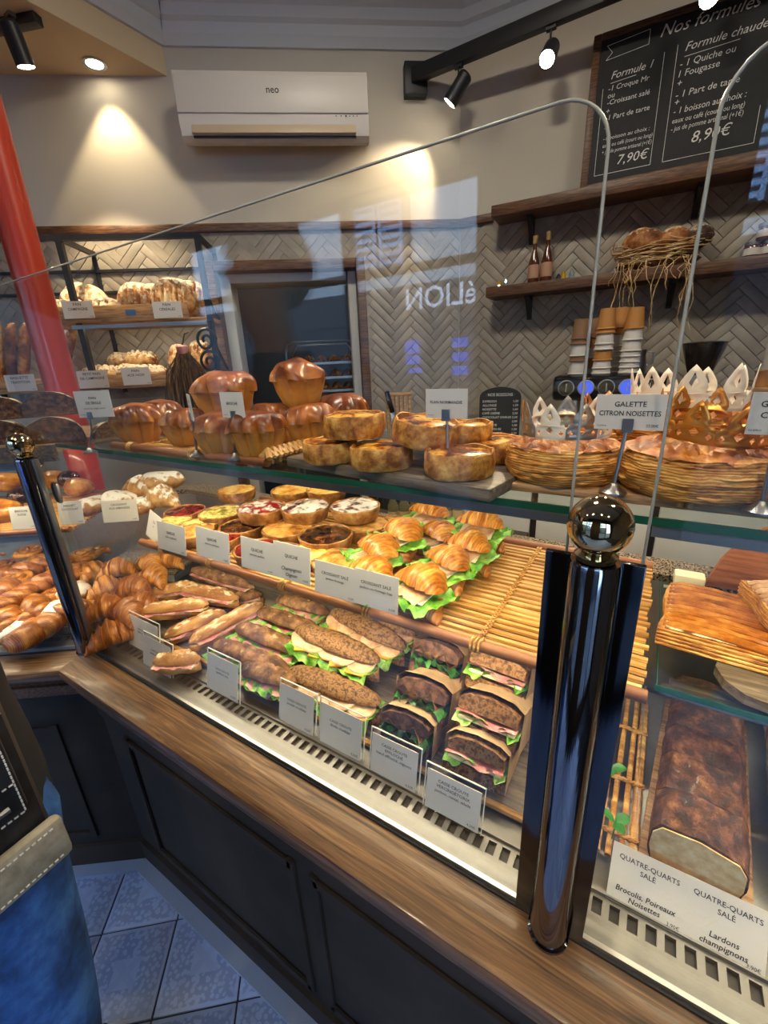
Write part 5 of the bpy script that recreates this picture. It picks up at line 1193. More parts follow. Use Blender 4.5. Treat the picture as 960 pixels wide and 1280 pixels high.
# ================================================================== BOTTOM DECK
DZ_ = LZ+.0145
for (x0, x1, lb) in ((-.56,-.30,'dark tray under the seeded sandwiches'), (-.29,-.055,'wooden tray under the paper wrapped sandwiches'), (-1.15,-.57,'dark tray under the baguette sandwiches')):
    t = thing('sandwich_tray', lb, 'tray', ((x0+x1)/2, .695, DZ_)); m = MB(); m.bbox((0,0,.004), (x1-x0,.39,.008), .002); m.build('plate', MT['wood_dark'], t)
    m = MB(); m.tube([(-(x1-x0)/2+.005,-.195,.008),((x1-x0)/2-.005,-.195,.008)], .006, 8); m.build('cane_edge', MT['rattan'], t)
dz = DZ_+.009
def lay(proto, x0, y0, x1, y1, z, label, group, Lp, flip=0, zz=None, ws=1.0, rx=0):
    a, b = at_z(x0, y0, z), at_z(x1, y1, zz or z); d = b-a; s = d.length/Lp
    o = put(proto, (a+b)/2-Vector((0,0,.022*ws)), math.atan2(d.y, d.x)+flip*PI, label, group, s=(s, ws, ws), rx=rx); return o
BG = make_baguette_sandwich(.22, .05, .046, 'baguette', 'plain', 1); BG2 = make_baguette_sandwich(.22, .048, .044, 'rustic', 'plain', 6)
gbg = 'plain baguette sandwiches'
lay(BG, 170, 768, 262, 758, dz+.045, 'long pale baguette sandwich on top of the baguette pile', gbg, .22)
lay(BG, 236, 808, 332, 757, dz+.04, 'floury baguette sandwich pointing towards the cheese rolls at right', gbg, .22)
lay(BG, 205, 800, 285, 768, dz+.022, 'baguette sandwich between the long one and the floury one', gbg, .22)
lay(BG, 225, 738, 298, 752, dz+.05, 'baguette sandwich crossing the back of the pile', gbg, .22)
lay(BG2, 238, 714, 318, 738, dz+.045, 'dark crusted baguette sandwich under the rattan bar', gbg, .22)
lay(BG, 190, 830, 250, 828, dz+.02, 'baguette sandwich lowest at the front behind a small card', gbg, .22)
lay(BG, 185, 745, 250, 735, dz+.03, 'baguette sandwich at the left back of the pile', gbg, .22)
lay(BG2, 255, 760, 330, 745, dz+.02, 'dark baguette sandwich under the floury one', gbg, .22)
RS = make_baguette_sandwich(.2, .056, .046, 'rustic', 'rustic', 3, 'rustic_sandwich', 5); grs = 'rustic sandwiches with ham and lettuce'
lay(RS, 264, 813, 360, 850, dz+.022, 'rustic ham sandwich lying at the front above the card', grs, .2, rx=-.1)
lay(RS, 293, 790, 382, 828, dz+.032, 'rustic ham sandwich in the second row', grs, .2)
lay(RS, 320, 772, 400, 800, dz+.03, 'rustic ham sandwich in the third row', grs, .2)
lay(RS, 345, 755, 410, 775, dz+.03, 'rustic ham sandwich right under the rattan bar', grs, .2)
lay(RS, 300, 842, 374, 868, dz+.02, 'rustic ham sandwich underneath at the front', grs, .2)
SE = make_baguette_sandwich(.2, .06, .05, 'cereal', 'cheddar', 5, 'seeded_sandwich', 0); gse = 'seeded sandwiches with cheddar and turkey'
lay(SE, 368, 795, 474, 840, dz+.068, 'seeded cheddar sandwich on top of the front pair', gse, .2)
lay(SE, 358, 848, 476, 893, dz+.022, 'seeded cheddar sandwich underneath at the front', gse, .2)
lay(SE, 412, 772, 506, 822, dz+.045, 'seeded cheddar sandwich behind, under the rattan bar', gse, .2)
lay(SE, 448, 768, 520, 805, dz+.03, 'seeded cheddar sandwich farthest back beside the wrapped ones', gse, .2)
# croissants at the corner
CR = make_croissant('croissant', .105, .027, 1); CRD = make_croissant('croissant_d', .11, .03, 5); gcr = 'croissants at the counter corner'
for i, (pr_, px, py, z, rz, lb) in enumerate(((CR,150,718,.05,.5,'highest at the left'), (CR,190,712,.05,-.4,'beside the highest one'), (CR,213,708,.045,.2,'nearest the rattan bar'), (CR,135,742,.035,1.0,'left of the middle row'), (CRD,170,745,.05,.3,'darkest in the middle row'), (CR,196,728,.05,-.2,'right of the middle row'), (CRD,138,770,.03,.6,'against the left glass'), (CRD,165,775,.03,-.3,'behind the front card'), (CRD,142,803,.0,.9,'lowest at the front corner'), (CR,120,722,.02,1.3,'farthest left by the post'), (CRD,180,765,.03,.4,'touching the baguettes'))):
    zput(pr_, px, py, dz+z, rz+.3, 'golden croissant of the corner heap, %s' % lb, gcr, 1.2)
# wrapped square sandwiches
SH_ = make_square_sandwich('ham', 2); SP = make_square_sandwich('pulled', 7); gw = 'paper wrapped dark bread sandwiches'
def sq(pr_, px, py, z, label, rx=0, rz=0, s=1):
    p = at_z(px, py, z); put(pr_, p+Vector((0, .06*s, -.03)), rz, label, gw, rx=rx, s=s)
sq(SP, 500, 935, dz+.034, 'wrapped pulled meat sandwich lowest behind its card', -.25, .04, s=1.12)
sq(SP, 516, 908, dz+.060, 'wrapped pulled meat sandwich with green leaves, second from below', -.42, .03, s=1.2)
sq(SP, 536, 858, dz+.080, 'wrapped pulled meat sandwich, third from below', -.46, -.04, s=1.2)
sq(SP, 553, 824, dz+.090, 'wrapped pulled meat sandwich at the very back under the bar', -.42, .05, s=1.2)
sq(SH_, 588, 975, dz+.034, 'wrapped ham sandwich lowest behind its card at right', -.25, .02, s=1.15)
sq(SH_, 600, 940, dz+.065, 'wrapped ham sandwich with pink ham, second from below at right', -.42, .0, s=1.25)
sq(SH_, 613, 882, dz+.088, 'wrapped ham sandwich with curly lettuce, third from below at right', -.46, -.05, s=1.28)
sq(SH_, 626, 842, dz+.098, 'wrapped ham sandwich at the very back right under the bar', -.40, .0, s=1.25)
# acrylic cards
ga = 'acrylic card stands on the vent grille'
for (x0,y0,x1,y1,ht,lines,lb,sm) in ((163,808,197,822,30,[('PAIN BAGNAT',.006)],'small acrylic card stand behind the leftmost one','thon crudités'), (181,838,213,850,32,[('CASSE CROUTE',.006)],'leftmost acrylic card stand in the corner','jambon beurre'), (260,860,297,880,36,[('CASSE CROUTE',.006)],'acrylic card stand below the rustic ham sandwiches','jambon cru'), (350,900,391,922,38,[('CASSE CROUTE',.0065)],'acrylic card stand left of the seeded sandwiches','poulet crudités'), (400,928,450,953,41,[('CASSE CROUTE',.0065)],'acrylic card stand below the seeded sandwiches','dinde cheddar'), (463,963,519,994,40,[('CASSE CROUTE',.0065),('EFFILOCHÉ',.0065)],'acrylic card stand of the pulled meat sandwiches','bœuf effiloché, oignons'), (531,1010,597,1041,40,[('CASSE CROUTE',.0065),('VERCINGÉTORIX',.0065)],'acrylic card stand of the wrapped ham sandwiches','jambon, cantal, salade')):
    card_px(x0, y0, x1, y1, ht, None, lines, lb, small=sm, holder='acrylic', tilt=12, group=ga)
# left display case, bottom
SW = make_swirl('croissant', .045, 1); SWD = make_swirl('croissant_d', .045, 3, 'jam'); TW = make_twist(); BU_ = make_bun('dusted', .036, .045, 5, 'sugared_roll'); BUD = make_bun('croissant_d', .036, .045, 9, 'glazed_roll')
gl_ = 'pastries in the bottom of the left display case'
for i, (pr_, px, py, z, lb) in enumerate(((SW,42,695,.06,'golden swirl pastry highest in the left heap'),(SW,22,732,.04,'golden swirl pastry at the left picture edge'),(SW,52,708,.05,'golden swirl pastry next to the highest one'),(TW,62,735,.03,'twisted pastry beside the chrome post'),(TW,25,757,.03,'twisted pastry in the middle of the left heap'),(TW,50,768,.03,'twisted pastry above the white roll card'),(BU_,72,775,.02,'sugared roll beside the post foot'),(TW,15,785,.02,'twisted pastry at the bottom left'),(BUD,36,805,.01,'glazed roll between the two lowest cards'),(SW,108,700,.04,'swirl pastry just right of the chrome post'),(SWD,125,690,.04,'darker swirl pastry right of the chrome post'),(SW,140,682,.03,'swirl pastry at the back beyond the croissants'),(SWD,20,690,.05,'darker swirl pastry at the back left'),(TW,78,715,.03,'twisted pastry half behind the post'),(SWD,95,720,.03,'darker swirl pastry half behind the post'),(BUD,8,745,.04,'glazed roll at the left edge'),(SW,70,690,.05,'swirl pastry deep behind the post'),(BU_,95,750,.02,'sugared roll behind the post'),(TW,88,775,.02,'twisted pastry behind the foot of the post'),
    (SWD,5,715,.03,'darker swirl pastry at the left edge, upper row'),(TW,38,720,.04,'twisted pastry under the swirls'),(BUD,40,745,.02,'glazed roll in the middle of the left heap'),(SW,10,770,.01,'swirl pastry low at the left edge'),(TW,40,785,.01,'twisted pastry behind the white croissant card'),(BUD,62,790,.01,'glazed roll behind the white croissant card'),(SWD,72,752,.02,'darker swirl pastry in front of the post shadow'),(BU_,20,800,.005,'sugared roll behind the lowest left card'),(TW,60,680,.05,'twisted pastry in the back row'),(SW,5,675,.05,'swirl pastry in the back row at the edge'),(SWD,110,680,.05,'darker swirl pastry in the back row right of the post'),(TW,150,690,.03,'twisted pastry behind the croissants'))):
    zput(pr_, px, py, dz+z, random.uniform(0,3), lb, gl_, 1.2)
lcard(48, 812, 90, 809, 24, .075, [('CROISSANT', .008)], 'white croissant card at the bottom of the left case', group='cards of the left display case')
lcard(-8, 816, 25, 814, 24, .075, [('PAIN AU', .007), ('CHOCOLAT', .007)], 'white card cut by the left picture edge at the bottom', group='cards of the left display case')
# seed mats behind the croissants
m = MB(); m.bbox((0,0,0), (.3,.16,.02), .006); m.jitter(.003, 60, 3); p = at_z(180, 695, .88); tag(m.build('seed_tray', MT['granite'], None, (p.x+.02, p.y+.02, .86), (0,0,.3)), 'tray of grey seeds behind the croissants', 'tray'); 
m = MB(); m.box((0,0,-.026), (.28,.14,.028)); m.build('tray_foot', MT['steel'], bpy.data.objects['seed_tray'], smooth=False)

# ================================================================== RIGHT SECTION
rs = thing('side_glass_shelf', 'short glass shelf in the right section under the puff pastry slabs', 'shelf', (0,0,0))
m = MB(); m.prism([(.045,.545),(1.2,.545),(1.2,.87),(.045,.87)], 1.094, 1.102); m.build('glass_plate', MT['glass_g'], rs, smooth=False)
m = MB(); m.box((.62, .5445, 1.098), (1.155, .001, .0082)); m.box((.0445,.7075,1.098), (.001,.325,.0082)); m.build('front_edge', MT['glass_e'], rs, smooth=False)
for y in (.56, .85): m = MB(); m.box((.6, y, 1.088), (1.1,.012,.01)); m.build('support_rail', MT['steel'], rs, smooth=False)
def make_slab(Lx, Ly, h, seed):
    t = thing('puff_pastry_slab', 's', 'pastry')
    def top(u, v):
        x = (u-.5)*Lx; y = (v-.5)*Ly; e = min(u, 1-u, v, 1-v); z = h*(.72+.28*min(1, e/.12)); k = (x*.35+y*1.2*(1+.2*math.sin(v*3+x*20)))/.013
        z -= .0075*((k % 1) if (k % 1) < .82 else (1-(k % 1))/.18*.82)*min(1, e/.06)
        return Vector((x*(1+.03*math.sin(v*9+seed)), y, z+.003*mnoise.noise(Vector((x*35, y*35, seed)))))
    nr = int(Ly/.0122)
    for q in range(nr):
        y0 = (q+.5-nr/2)*Ly/nr*.97; P = []; rs_ = []
        for j in range(15):
            u = j/14; x = (u-.5)*Lx*.99; P.append((x, y0+.006*math.sin(u*5+seed)+.002*mnoise.noise(Vector((x*40, q*3.1, seed))), h*.72+.004*max(0, math.sin(PI*u))**.4+.002*mnoise.noise(Vector((x*60, q*2.7, seed))))); rs_.append(.0056 if 0 < j < 14 else .003)
        m = MB(); m.tube(P, rs_, 8); m.build('ridge', MT['slab_top'], t)
    m = MB(); n = 9; R = []
    for k in range(n+1):
        v = k/n; g = 1+.02*((k % 2)-.5)+.015*math.sin(PI*v); ring = []
        for (cx_, cy_, s_) in [(-1+2*j/12, -1, 0) for j in range(12)]+[(1, -1+2*j/12, 0) for j in range(12)]+[(1-2*j/12, 1, 0) for j in range(12)]+[(-1, 1-2*j/12, 0) for j in range(12)]:
            x, y = cx_*Lx/2, cy_*Ly/2; ring.append(Vector((x*(1+.03*math.sin((cy_*.5+.5)*9+seed))*g+.001*mnoise.noise(Vector((x*60,y*60,k))), y*g, h*.72*v)))
        R.append(ring)
    m.loft(R, True); m.build('layered_side', MT['puff_side'], t)
    m = MB(); m.bbox((0,0,h*.72), (Lx*.96,Ly*.95,.003), .001); m.build('groove_bed', MT['country_d'], t); return t  # dark plate paints the shade between the ridges
s1_ = make_slab(.19, .145, .036, 1); a_ = at_z(862, 812, 1.103); bd = thing('pastry_board', 'dark rounded wooden board under the puff pastry slabs', 'board', (0,0,1.103))
pa_ = at_z(880, 822, 1.115); pts = [(.105,.60),(.112,.575),(.13,.555),(.16,.548),(.40,.56),(.40,.74),(.14,.74)]
m = MB(); m.prism(pts, 0, .013); m.build('plank', MT['wood_dark'], bd, smooth=False)
put(s1_, Vector((.142, .678, 1.117)), math.radians(-4), 'scored puff pastry slab with diagonal ridges on the right glass shelf', 'puff pastry slabs')
s2_ = make_slab(.13, .11, .036, 5); _sg = ramped('sugar_glazed_ridges', [(.2,'#8a5a34'),(.5,'#b98d66'),(.8,'#d8bda0')], 30, .3, .2, .002, coat=.3)
for _c in s2_.children:
    if _c.name.startswith('ridge'): _c.data.materials[0] = _sg
put(s2_, Vector((.212, .70, 1.153)), math.radians(14), 'sugar glazed puff pastry slab lying on top at the right edge', 'puff pastry slabs', rx=0)
p = at_z(905, 665, 1.1); t = thing('hanging_board', 'reddish wooden paddle board standing behind the right pastries', 'board', (.17, .875, 1.10))
m = MB(); P2 = [(-.06,0),(.1,0),(.1,.13),(.02,.13),(-.02,.10),(-.045,.05)]; m.prism(P2, -.006, .006); m.xf(Matrix.Rotation(PI/2, 4, 'X')); m.build('plank', ramped('cherry_wood', [(.3,'#7a4426'),(.7,'#a9683e')], 8, .45, .2, .001, stretch=(1.5,16,16)), t, smooth=False)
m = MB(); m.bbox((0,0,.01), (.045,.03,.02), .003); tag(m.build('butter_block', MT['cheese'], None, (.085,.855,1.103)), 'pale block behind the ridged pastry slab', 'block')
# loaf cakes below
def make_cake(L_, W, H, crust, cutm, nsl, seed):
    t = thing('loaf_cake', 'c', 'cake'); R0 = [(-W/2*.9,0),(W/2*.9,0),(W/2,H*.35),(W/2*.98,H*.72),(W/2*.8,H*.93),(0,H*1.02),(-W/2*.8,H*.93),(-W/2*.98,H*.72),(-W/2,H*.35)]
    sl = L_/nsl
    for k in range(nsl):
        y0 = -L_/2+k*sl+.0008; y1 = y0+sl-.0016; m = MB(); P = []
        pr = []
        for j in range(len(R0)):
            a, b = R0[j], R0[(j+1) % len(R0)]
            for q in range(3): pr.append((a[0]+(b[0]-a[0])*q/3, a[1]+(b[1]-a[1])*q/3))
        R = []
        for q in range(6):
            y = y0+(y1-y0)*q/5; R.append([Vector((x+.003*mnoise.noise(Vector((x*40,y*40,z*40+seed))), y, max(0, z*(1+.0)+.006*mnoise.noise(Vector((x*38+seed, y*38, 3)))*(z > H*.6)))) for x, z in pr])
        m.loft(R, True); m.build('slice', MT[crust], t)
    m = MB(); m.loft([[Vector((x*.95, -L_/2-d_, z*.93+.0015)) for x, z in R0] for d_ in (.0012, -.001)], True); m.build('cut_face', MT[cutm], t, smooth=False); return t
ck = make_cake(.34, .105, .070, 'cake_top', 'cake_cut', 5, 2); cz = .846
A = at_z(868, 1100, cz); tyy = .535+.17
ck = put(ck, Vector((.133, .512+.17, cz)), math.radians(-5), 'dark crusted loaf cake sliced across with a pale cut end', 'loaf cakes')
ck2 = make_cake(.32, .10, .06, 'cake_gold', 'cake_cut', 5, 8); put(ck2, Vector((.268, .70, cz)), math.radians(-6), 'golden crusted loaf cake at the right picture edge', 'loaf cakes')
t = thing('cake_board', 'small wooden board under the dark loaf cake', 'board', (.135, .675, .832), math.radians(-5)); m = MB(); m.bbox((0,0,.006), (.125,.37,.012), .002); m.build('plank', MT['wood_board'], t)
t = thing('cake_tray', 'steel tray under the loaf cakes in the right section', 'tray', (.25, .70, DZ_)); m = MB(); m.bbox((0,0,.003), (.39,.40,.006), .002); m.build('plate', MT['steel'], t); m = MB()
for x in (-.195,.195): m.box((x,0,.010), (.004,.40,.016))
m.build('rim', MT['steel'], t, smooth=False)
t = thing('cane_rack', 'upright cane rods of a basket beside the loaf cake', 'rack', (.03, .66, DZ_))
for k, x in enumerate((-.035,-.02,-.006,.010,.024)):
    m = MB(); m.tube([(x, -.155, .012+.002*(k % 2)), (x+.003, .19, .012)], .0042 if k < 4 else .0065, 8); m.build('rod', MT['rattan'], t)
for y in (-.12, -.02, .1):
    m = MB()
    for k in range(5): m.tube([(-.042+.075*q/10, y+.004*math.sin(q*2+k), .018+.002*math.cos(q*2+k)) for q in range(11)], .0016, 5)
    m.build('binding', MT['rattan'], t)
# small plant sprigs
for i, (px, py, z, lb) in enumerate(((763, 962, .87, 'green leaf sprig in the cane rods, upper one'), (768, 1030, .86, 'green leaf sprig in the cane rods, lower one'))):
    p = at_z(px, py, z); t = thing('leaf_sprig', lb, 'plant', p, .5*i, 'leaf sprigs'); 
    for k, (a, s_) in enumerate(((.2,1),(2.4,.8),(-1.4,.7))):
        def lf(u, v): 
            w_ = math.sin(PI*u)**.7*.0075*(v-.5)*2; return Vector((u*.024, w_, .006*math.sin(u*2.4)+abs(v-.5)*.004))
        m = MB(); m.sheet(lf, 8, 4); m.build('leaf', MT['leafgreen'], t, (0,0,0), (.2,-.2,a))
    m = MB(); m.tube([(0,0,-.03),(.002,.001,-.01),(0,0,0)], .001, 5); m.build('stem', MT['leafgreen'], t)
gq2 = 'cards in front of the loaf cakes'
card_px(757, 1121, 853, 1172, 50, None, [('QUATRE-QUARTS', .0075), ('SALÉ', .0075)], 'quatre quarts card handwritten with broccoli leek and hazelnut', hand=(('Brocolis, Poireaux', .009, .0195), ('Noisettes', .009, .0105)), tilt=35, group=gq2)
card_px(853, 1172, 956, 1226, 54, None, [('QUATRE-QUARTS', .0075), ('SALÉ', .0075)], 'quatre quarts card handwritten with bacon and mushrooms', hand=(('Lardons', .009, .0195), ('champignons', .009, .0105)), tilt=35, group=gq2)
# ================================================================== BREAD RACK ON THE BACK WALL
def bl(u, z, off): return bw(u, z, off)
rk = thing('bread_rack', 'black iron wall rack with scrolls holding country breads', 'rack', BN*BD, BA)
uL, uM, uR = -1.62, -1.05, -.515
m = MB()
for u in (uL, uM, uR):
    m.box((u,-.285,1.72), (.022,.022,.62)); m.box((u,-.15,2.02), (.018,.28,.018)); m.box((u,-.012,1.72), (.018,.018,.62))
m.box(((uL+uR)/2,-.285,2.02), (uR-uL+.02,.02,.02)); m.box(((uL+uR)/2,-.02,1.95), (uR-uL,.012,.012)); m.box(((uL+uR)/2,-.02,1.86), (uR-uL,.012,.012))
m.build('iron_frame', MT['black'], rk, smooth=False)
for (z, ua, ub) in ((1.715, -1.10, uR), (1.468, -1.6, uR)):
    m = MB(); m.bbox(((ua+ub)/2,-.15,z-.008), (ub-ua,.28,.016), .002); m.build('shelf_board', MT['wood_light'], rk)
for (z0, z1, ua, ub) in ((1.705,1.768,-1.10,-.59), (1.438,1.494,-1.6,-.61)):
    m = MB(); m.bbox(((ua+ub)/2,-.322,(z0+z1)/2), (ub-ua,.012,z1-z0), .002); m.build('front_board', MT['wood_light'], rk)
m = MB()
for k, zc in enumerate((1.62, 1.53)):
    P = []
    for i in range(40):
        a = i/39*2*PI*1.6; r_ = .045*(1-i/39*.8); P.append((uR-.03+r_*math.cos(a), -.30, zc+r_*math.sin(a)*1.15))
    m.tube(P, .006, 6)
m.tube([(uR,-.30,1.70),(uR,-.27,1.60),(uR,-.15,1.52),(uR,-.02,1.46)], .007, 6); m.tube([(uR,-.29,1.80),(uR,-.18,1.74),(uR,-.03,1.71)], .008, 6)
m.build('scroll', MT['black'], rk)
m = MB(); m.box((-.82,-.3285,1.737), (.04,.001,.022)); MT['bluetag'] = plain('blue_tag', '#3d6f9e', .5); m.build('blue_tag', MT['bluetag'], rk, smooth=False)
CL = make_round_loaf('country', .16, .13, .05, 1, score=4, sdepth=.16); CL2 = make_round_loaf('country', .16, .15, .06, 5, score=5, sdepth=.3); CL3 = make_round_loaf('country', .15, .10, .07, 8, score=3, sdepth=.2)
gbr = 'country breads on the iron rack'
def bput(pr_, px, py, off, z, rx, rz, label, s=1): p = at_b(px, py, off); put(pr_, Vector((p.x, p.y, z)), BA+rz, label, gbr, rx=rx, s=s)
up = math.radians(72)
bput(CL3, 84, 372, .20, 1.725, .9, .1, 'floury loaf at the left of the upper rack shelf', 1.35); bput(CL3, 128, 372, .20, 1.725, .9, -.1, 'floury loaf second from the left on the upper rack shelf', 1.35)
bput(CL, 105, 368, .10, 1.80, 1.2, .1, 'floury loaf behind the two left ones', 1.3)
bput(CL2, 170, 366, .19, 1.79, up, .05, 'round scored loaf standing upright on the upper rack shelf', 1.0); bput(CL2, 194, 366, .12, 1.79, up, -.1, 'round scored loaf behind the upright one', 1.05)
bput(CL2, 216, 368, .22, 1.79, up, .1, 'round dark scored loaf facing out at the right of the rack', 1.1); bput(CL2, 236, 368, .15, 1.79, up, .0, 'round loaf at the right end of the upper rack shelf', 1.1)
bput(CL3, 132, 455, .22, 1.472, .2, .2, 'small floury roll on the lower rack shelf, left', 1.0); bput(CL3, 160, 450, .22, 1.472, .2, -.3, 'small floury roll on the lower rack shelf, middle', 1.0); bput(CL3, 172, 428, .15, 1.53, .2, .1, 'small floury roll stacked on the others', 1.0); bput(CL3, 186, 450, .24, 1.472, .2, .5, 'small floury roll on the lower rack shelf, right', .9)
bput(CL3, 118, 450, .12, 1.475, .2, .6, 'small floury roll behind the left card of the lower rack shelf', .95); bput(CL3, 150, 440, .10, 1.53, .2, -.4, 'small floury roll at the back of the heap on the lower shelf', .95)
bput(CL2, 225, 440, .15, 1.55, up, -.7, 'dark slashed loaf leaning at the right of the lower shelf', .85); bput(CL2, 250, 430, .12, 1.56, up, -.5, 'dark slashed loaf behind the iron scroll', .9)
EP = make_round_loaf('country_d', .26, .06, .045, 3, 'ear_baguette', 9, .35); BGT = make_round_loaf('country', .30, .06, .045, 6, 'upright_baguette', 6, .25)
for i, (pr_, px, lb) in enumerate(((BGT,4,'pale baguette standing at the left picture edge'), (EP,20,'wheat ear bread standing left of the red column'), (EP,36,'wheat ear bread nearest the red column'), (BGT,-14,'pale baguette standing beyond the picture edge'), (EP,92,'wheat ear bread just right of the red column'))):
    p = at_b(px, 440, .18); put(pr_, Vector((p.x, p.y, 1.60)), BA+.1*i, lb, 'tall breads on the iron rack', ry=math.radians(-82+4*i))
gk = 'cards on the bread rack'
for (x0,y0,x1,y1,ht,l1,l2,lb) in ((81,399,119,397,22,'PAIN','CAMPAGNE','white card on the upper rack board, left'), (193,398,229,397,21,'PAIN','CÉRÉALES','white card on the upper rack board, right'), (10,490,47,488,21,'BAGUETTE','TRADITION','white card below the baguettes at the left edge'), (100,486,137,484,22,'PETIT PAIN','DE CAMPAGNE','white card on the lower rack board, left'), (155,482,190,480,22,'PAIN','AUX NOIX','white card on the lower rack board, right')):
    card_px(x0,y0,x1,y1,ht,.332,[(l1,.013),(l2,.013)],lb,pl='b',tilt=3,group=gk)
# sheaf of dried stalks hanging in front of the rack
p = at_b(228, 436, .42); t = thing('dried_wheat_sheaf', 'brown bunch of dried stalks hanging at the end of the bread rack', 'dried plant', (p.x, p.y, p.z), BA)
rng = random.Random(5); m = MB()
for k in range(170):
    a = rng.uniform(0, 2*PI); r0 = rng.uniform(0,.02); r1 = rng.uniform(.0,.11)*1.0; L1 = rng.uniform(.2,.34)
    m.tube([(r0*math.cos(a), r0*math.sin(a)*.7, .0), (r1*.75*math.cos(a), r1*.55*math.sin(a), -L1*.4), (r1*math.cos(a)+rng.uniform(-.01,.01), r1*.7*math.sin(a), -L1)], [.0016,.0022,.0028], 4, False)
m.build('stalks', MT['husk'], t)['kind'] = 'stuff'; t['kind'] = 'thing' if False else t.get('kind', '') or 'thing'; del t['kind']
m = MB(); m.lathe([(.018,-.02),(.024,-.012),(.024,.008),(.018,.014)], 14); m.build('tie', MT['ham'], t)
m = MB(); m.tube([(0,0,.01),(0,.06,.06),(0,.12,.07)], .003, 6); m.build('hook', MT['black'], t)
# croissants on the trolley trays
tcr = make_croissant('croissant_d', .10, .028, 12, name='tray_croissant'); gtc = 'croissants on the trolley trays in the back room'
for zi, z in enumerate(ZT[:4]):
    for r_ in range(2):
        for k in range(5):
            q = bw(-.08-.185+k*.092, z+.007, -.85-.07-r_*.16); put(tcr, q, BA+.3, 'dark croissant, %s from the left in the %s row of the %s trolley tray' % (ORD[k], ('front','rear')[r_], ('top','second','third','fourth')[zi]), gtc)
# ================================================================== LAMPS
gs = 'spotlights on the long track'
WARM = (1, .80, .52)
spot_lamp(on_track(573, 93), at_b(470, 260), 'black track spotlight nearest the back wall, lit', gs, 17, col=WARM, angle=74)
spot_lamp(on_track(688, 50), (-.45, .62, 1.35), 'black track spotlight in the middle of the long track, lit', gs, 52, col=WARM, angle=80)
spot_lamp(on_track(890, -25), (.0, .60, 1.35), 'black track spotlight at the top right in front of the chalkboard, lit', gs, 52, col=WARM, angle=80)
spot_lamp((at_z(12, 18, 2.64)), bw(-.9, 1.75, .15), 'black spotlight under the soffit at the top left corner, lit', 'spotlights under the soffit', 45, col=WARM, angle=70)
p2 = (pA+pB)/2; spot_lamp((pA.x-.75, pA.y-.315, 2.64), (-1.5,.55,1.2), 'black spotlight under the soffit outside the picture at left', 'spotlights under the soffit', 30, col=WARM, angle=70)
l = bpy.data.lights.new('downlight_beam', 'SPOT'); l.energy = 14; l.color = (1,.80,.48); l.spot_size = math.radians(76); l.spot_blend = .25; l.shadow_soft_size = .02
o = bpy.data.objects.new('downlight_beam', l); COL.objects.link(o); o.location = (dp.x, dp.y, 2.655)
# unseen second track, added to light counter and food from the front
t2 = thing('lighting_track', 'black lighting track added above the visitors, outside the picture', 'lighting track', (0,0,0)); m = MB(); m.bbox((-.4,-.55,2.9), (3.0,.036,.052), .002); m.build('rail', MT['black'], t2); m = MB(); m.tube([(-1.4,-.55,2.92),(-1.4,-.55,CEIL)], .006, 6); m.tube([(.6,-.55,2.92),(.6,-.55,CEIL)], .006, 6); m.build('hanger', MT['black'], t2)
for i, (x, aim) in enumerate(((-1.5,(-1.0,.55,1.1)), (-.7,(-.6,.6,1.2)), (.1,(-.15,.55,1.15)), (.8,(.2,.6,1.1)))):
    spot_lamp((x,-.55,2.874), aim, '%s added spotlight on the unseen track above the visitors' % ORD[i], 'added spotlights above the visitors', 30, col=WARM, angle=60)
# light strips inside the display case
MT['led_on'] = plain('lit_led_strip', '#fff2d0', .5, emit='#ffe6b0', es=6)
def led(a, b, z, y, power, label, rz=0, org=(0,0,0)):
    t = thing('led_strip', label, 'light strip', org, rz, 'light strips in the display case'); L_ = b-a
    m = MB(); m.bbox(((a+b)/2, y, z+.006), (L_,.016,.010), .002); m.box(((a+b)/2, y-.0075, z-.001), (L_,.0015,.010)); m.build('housing', MT['steel'], t)
    m = MB(); m.box(((a+b)/2, y, z+.0003), (L_-.01,.010,.001)); m.build('diffuser', MT['led_on'], t, smooth=False)
    l = bpy.data.lights.new('led_light', 'AREA'); l.shape = 'RECTANGLE'; l.size = L_-.02; l.size_y = .012; l.energy = power; l.color = (1,.84,.56)
    o = bpy.data.objects.new('led_light', l); COL.objects.link(o); o.parent = t; o.location = ((a+b)/2, y, z-.002); o.rotation_euler = (math.radians(18),0,0); return t
led(-1.1, -.07, TZ-.014, .50, 3.6, 'light strip under the glass top shelf')
led(.01, 1.0, TZ-.014, .50, 3.4, 'light strip under the top shelf of the right section')
led(-1.1, -.07, MS-.014, .56, 3.2, 'light strip under the rattan shelf')
led(.06, 1.0, 1.078, .58, 1.8, 'light strip under the short glass shelf')
led(-1.0, -.03, TZ-.048, .075, 3.2, 'light strip under the timber top shelf of the left case', LA, (PL.x, PL.y, 0))
led(-1.0, -.06, MS-.014, .10, 3.0, 'light strip under the middle shelf of the left case', LA, (PL.x, PL.y, 0))

# unseen ceiling lamps, added to brighten the dim room
for i, (x, y, lb, pw) in enumerate(((-.55, .95, 'added round ceiling lamp above the staff aisle, unseen', 15), (.75, 1.05, 'added round ceiling lamp above the coffee counter, unseen', 14))):
    t = thing('added_ceiling_lamp', lb, 'ceiling lamp', (x, y, CEIL), 0, 'added ceiling lamps'); m = MB(); m.lathe([(.15,0),(.15,-.03),(.14,-.035)], 32); m.build('housing', MT['white_p'], t)
    m = MB(); m.lathe([(.14,-.033),(.10,-.045),(.001,-.05)], 32, cap=False); m.build('diffuser', MT['led_on'], t)
    l = bpy.data.lights.new('added_ceiling_light', 'AREA'); l.shape = 'DISK'; l.size = .26; l.energy = pw; l.color = (1,.91,.78)
    o = bpy.data.objects.new('added_ceiling_light', l); COL.objects.link(o); o.parent = t; o.location = (0,0,-.056)

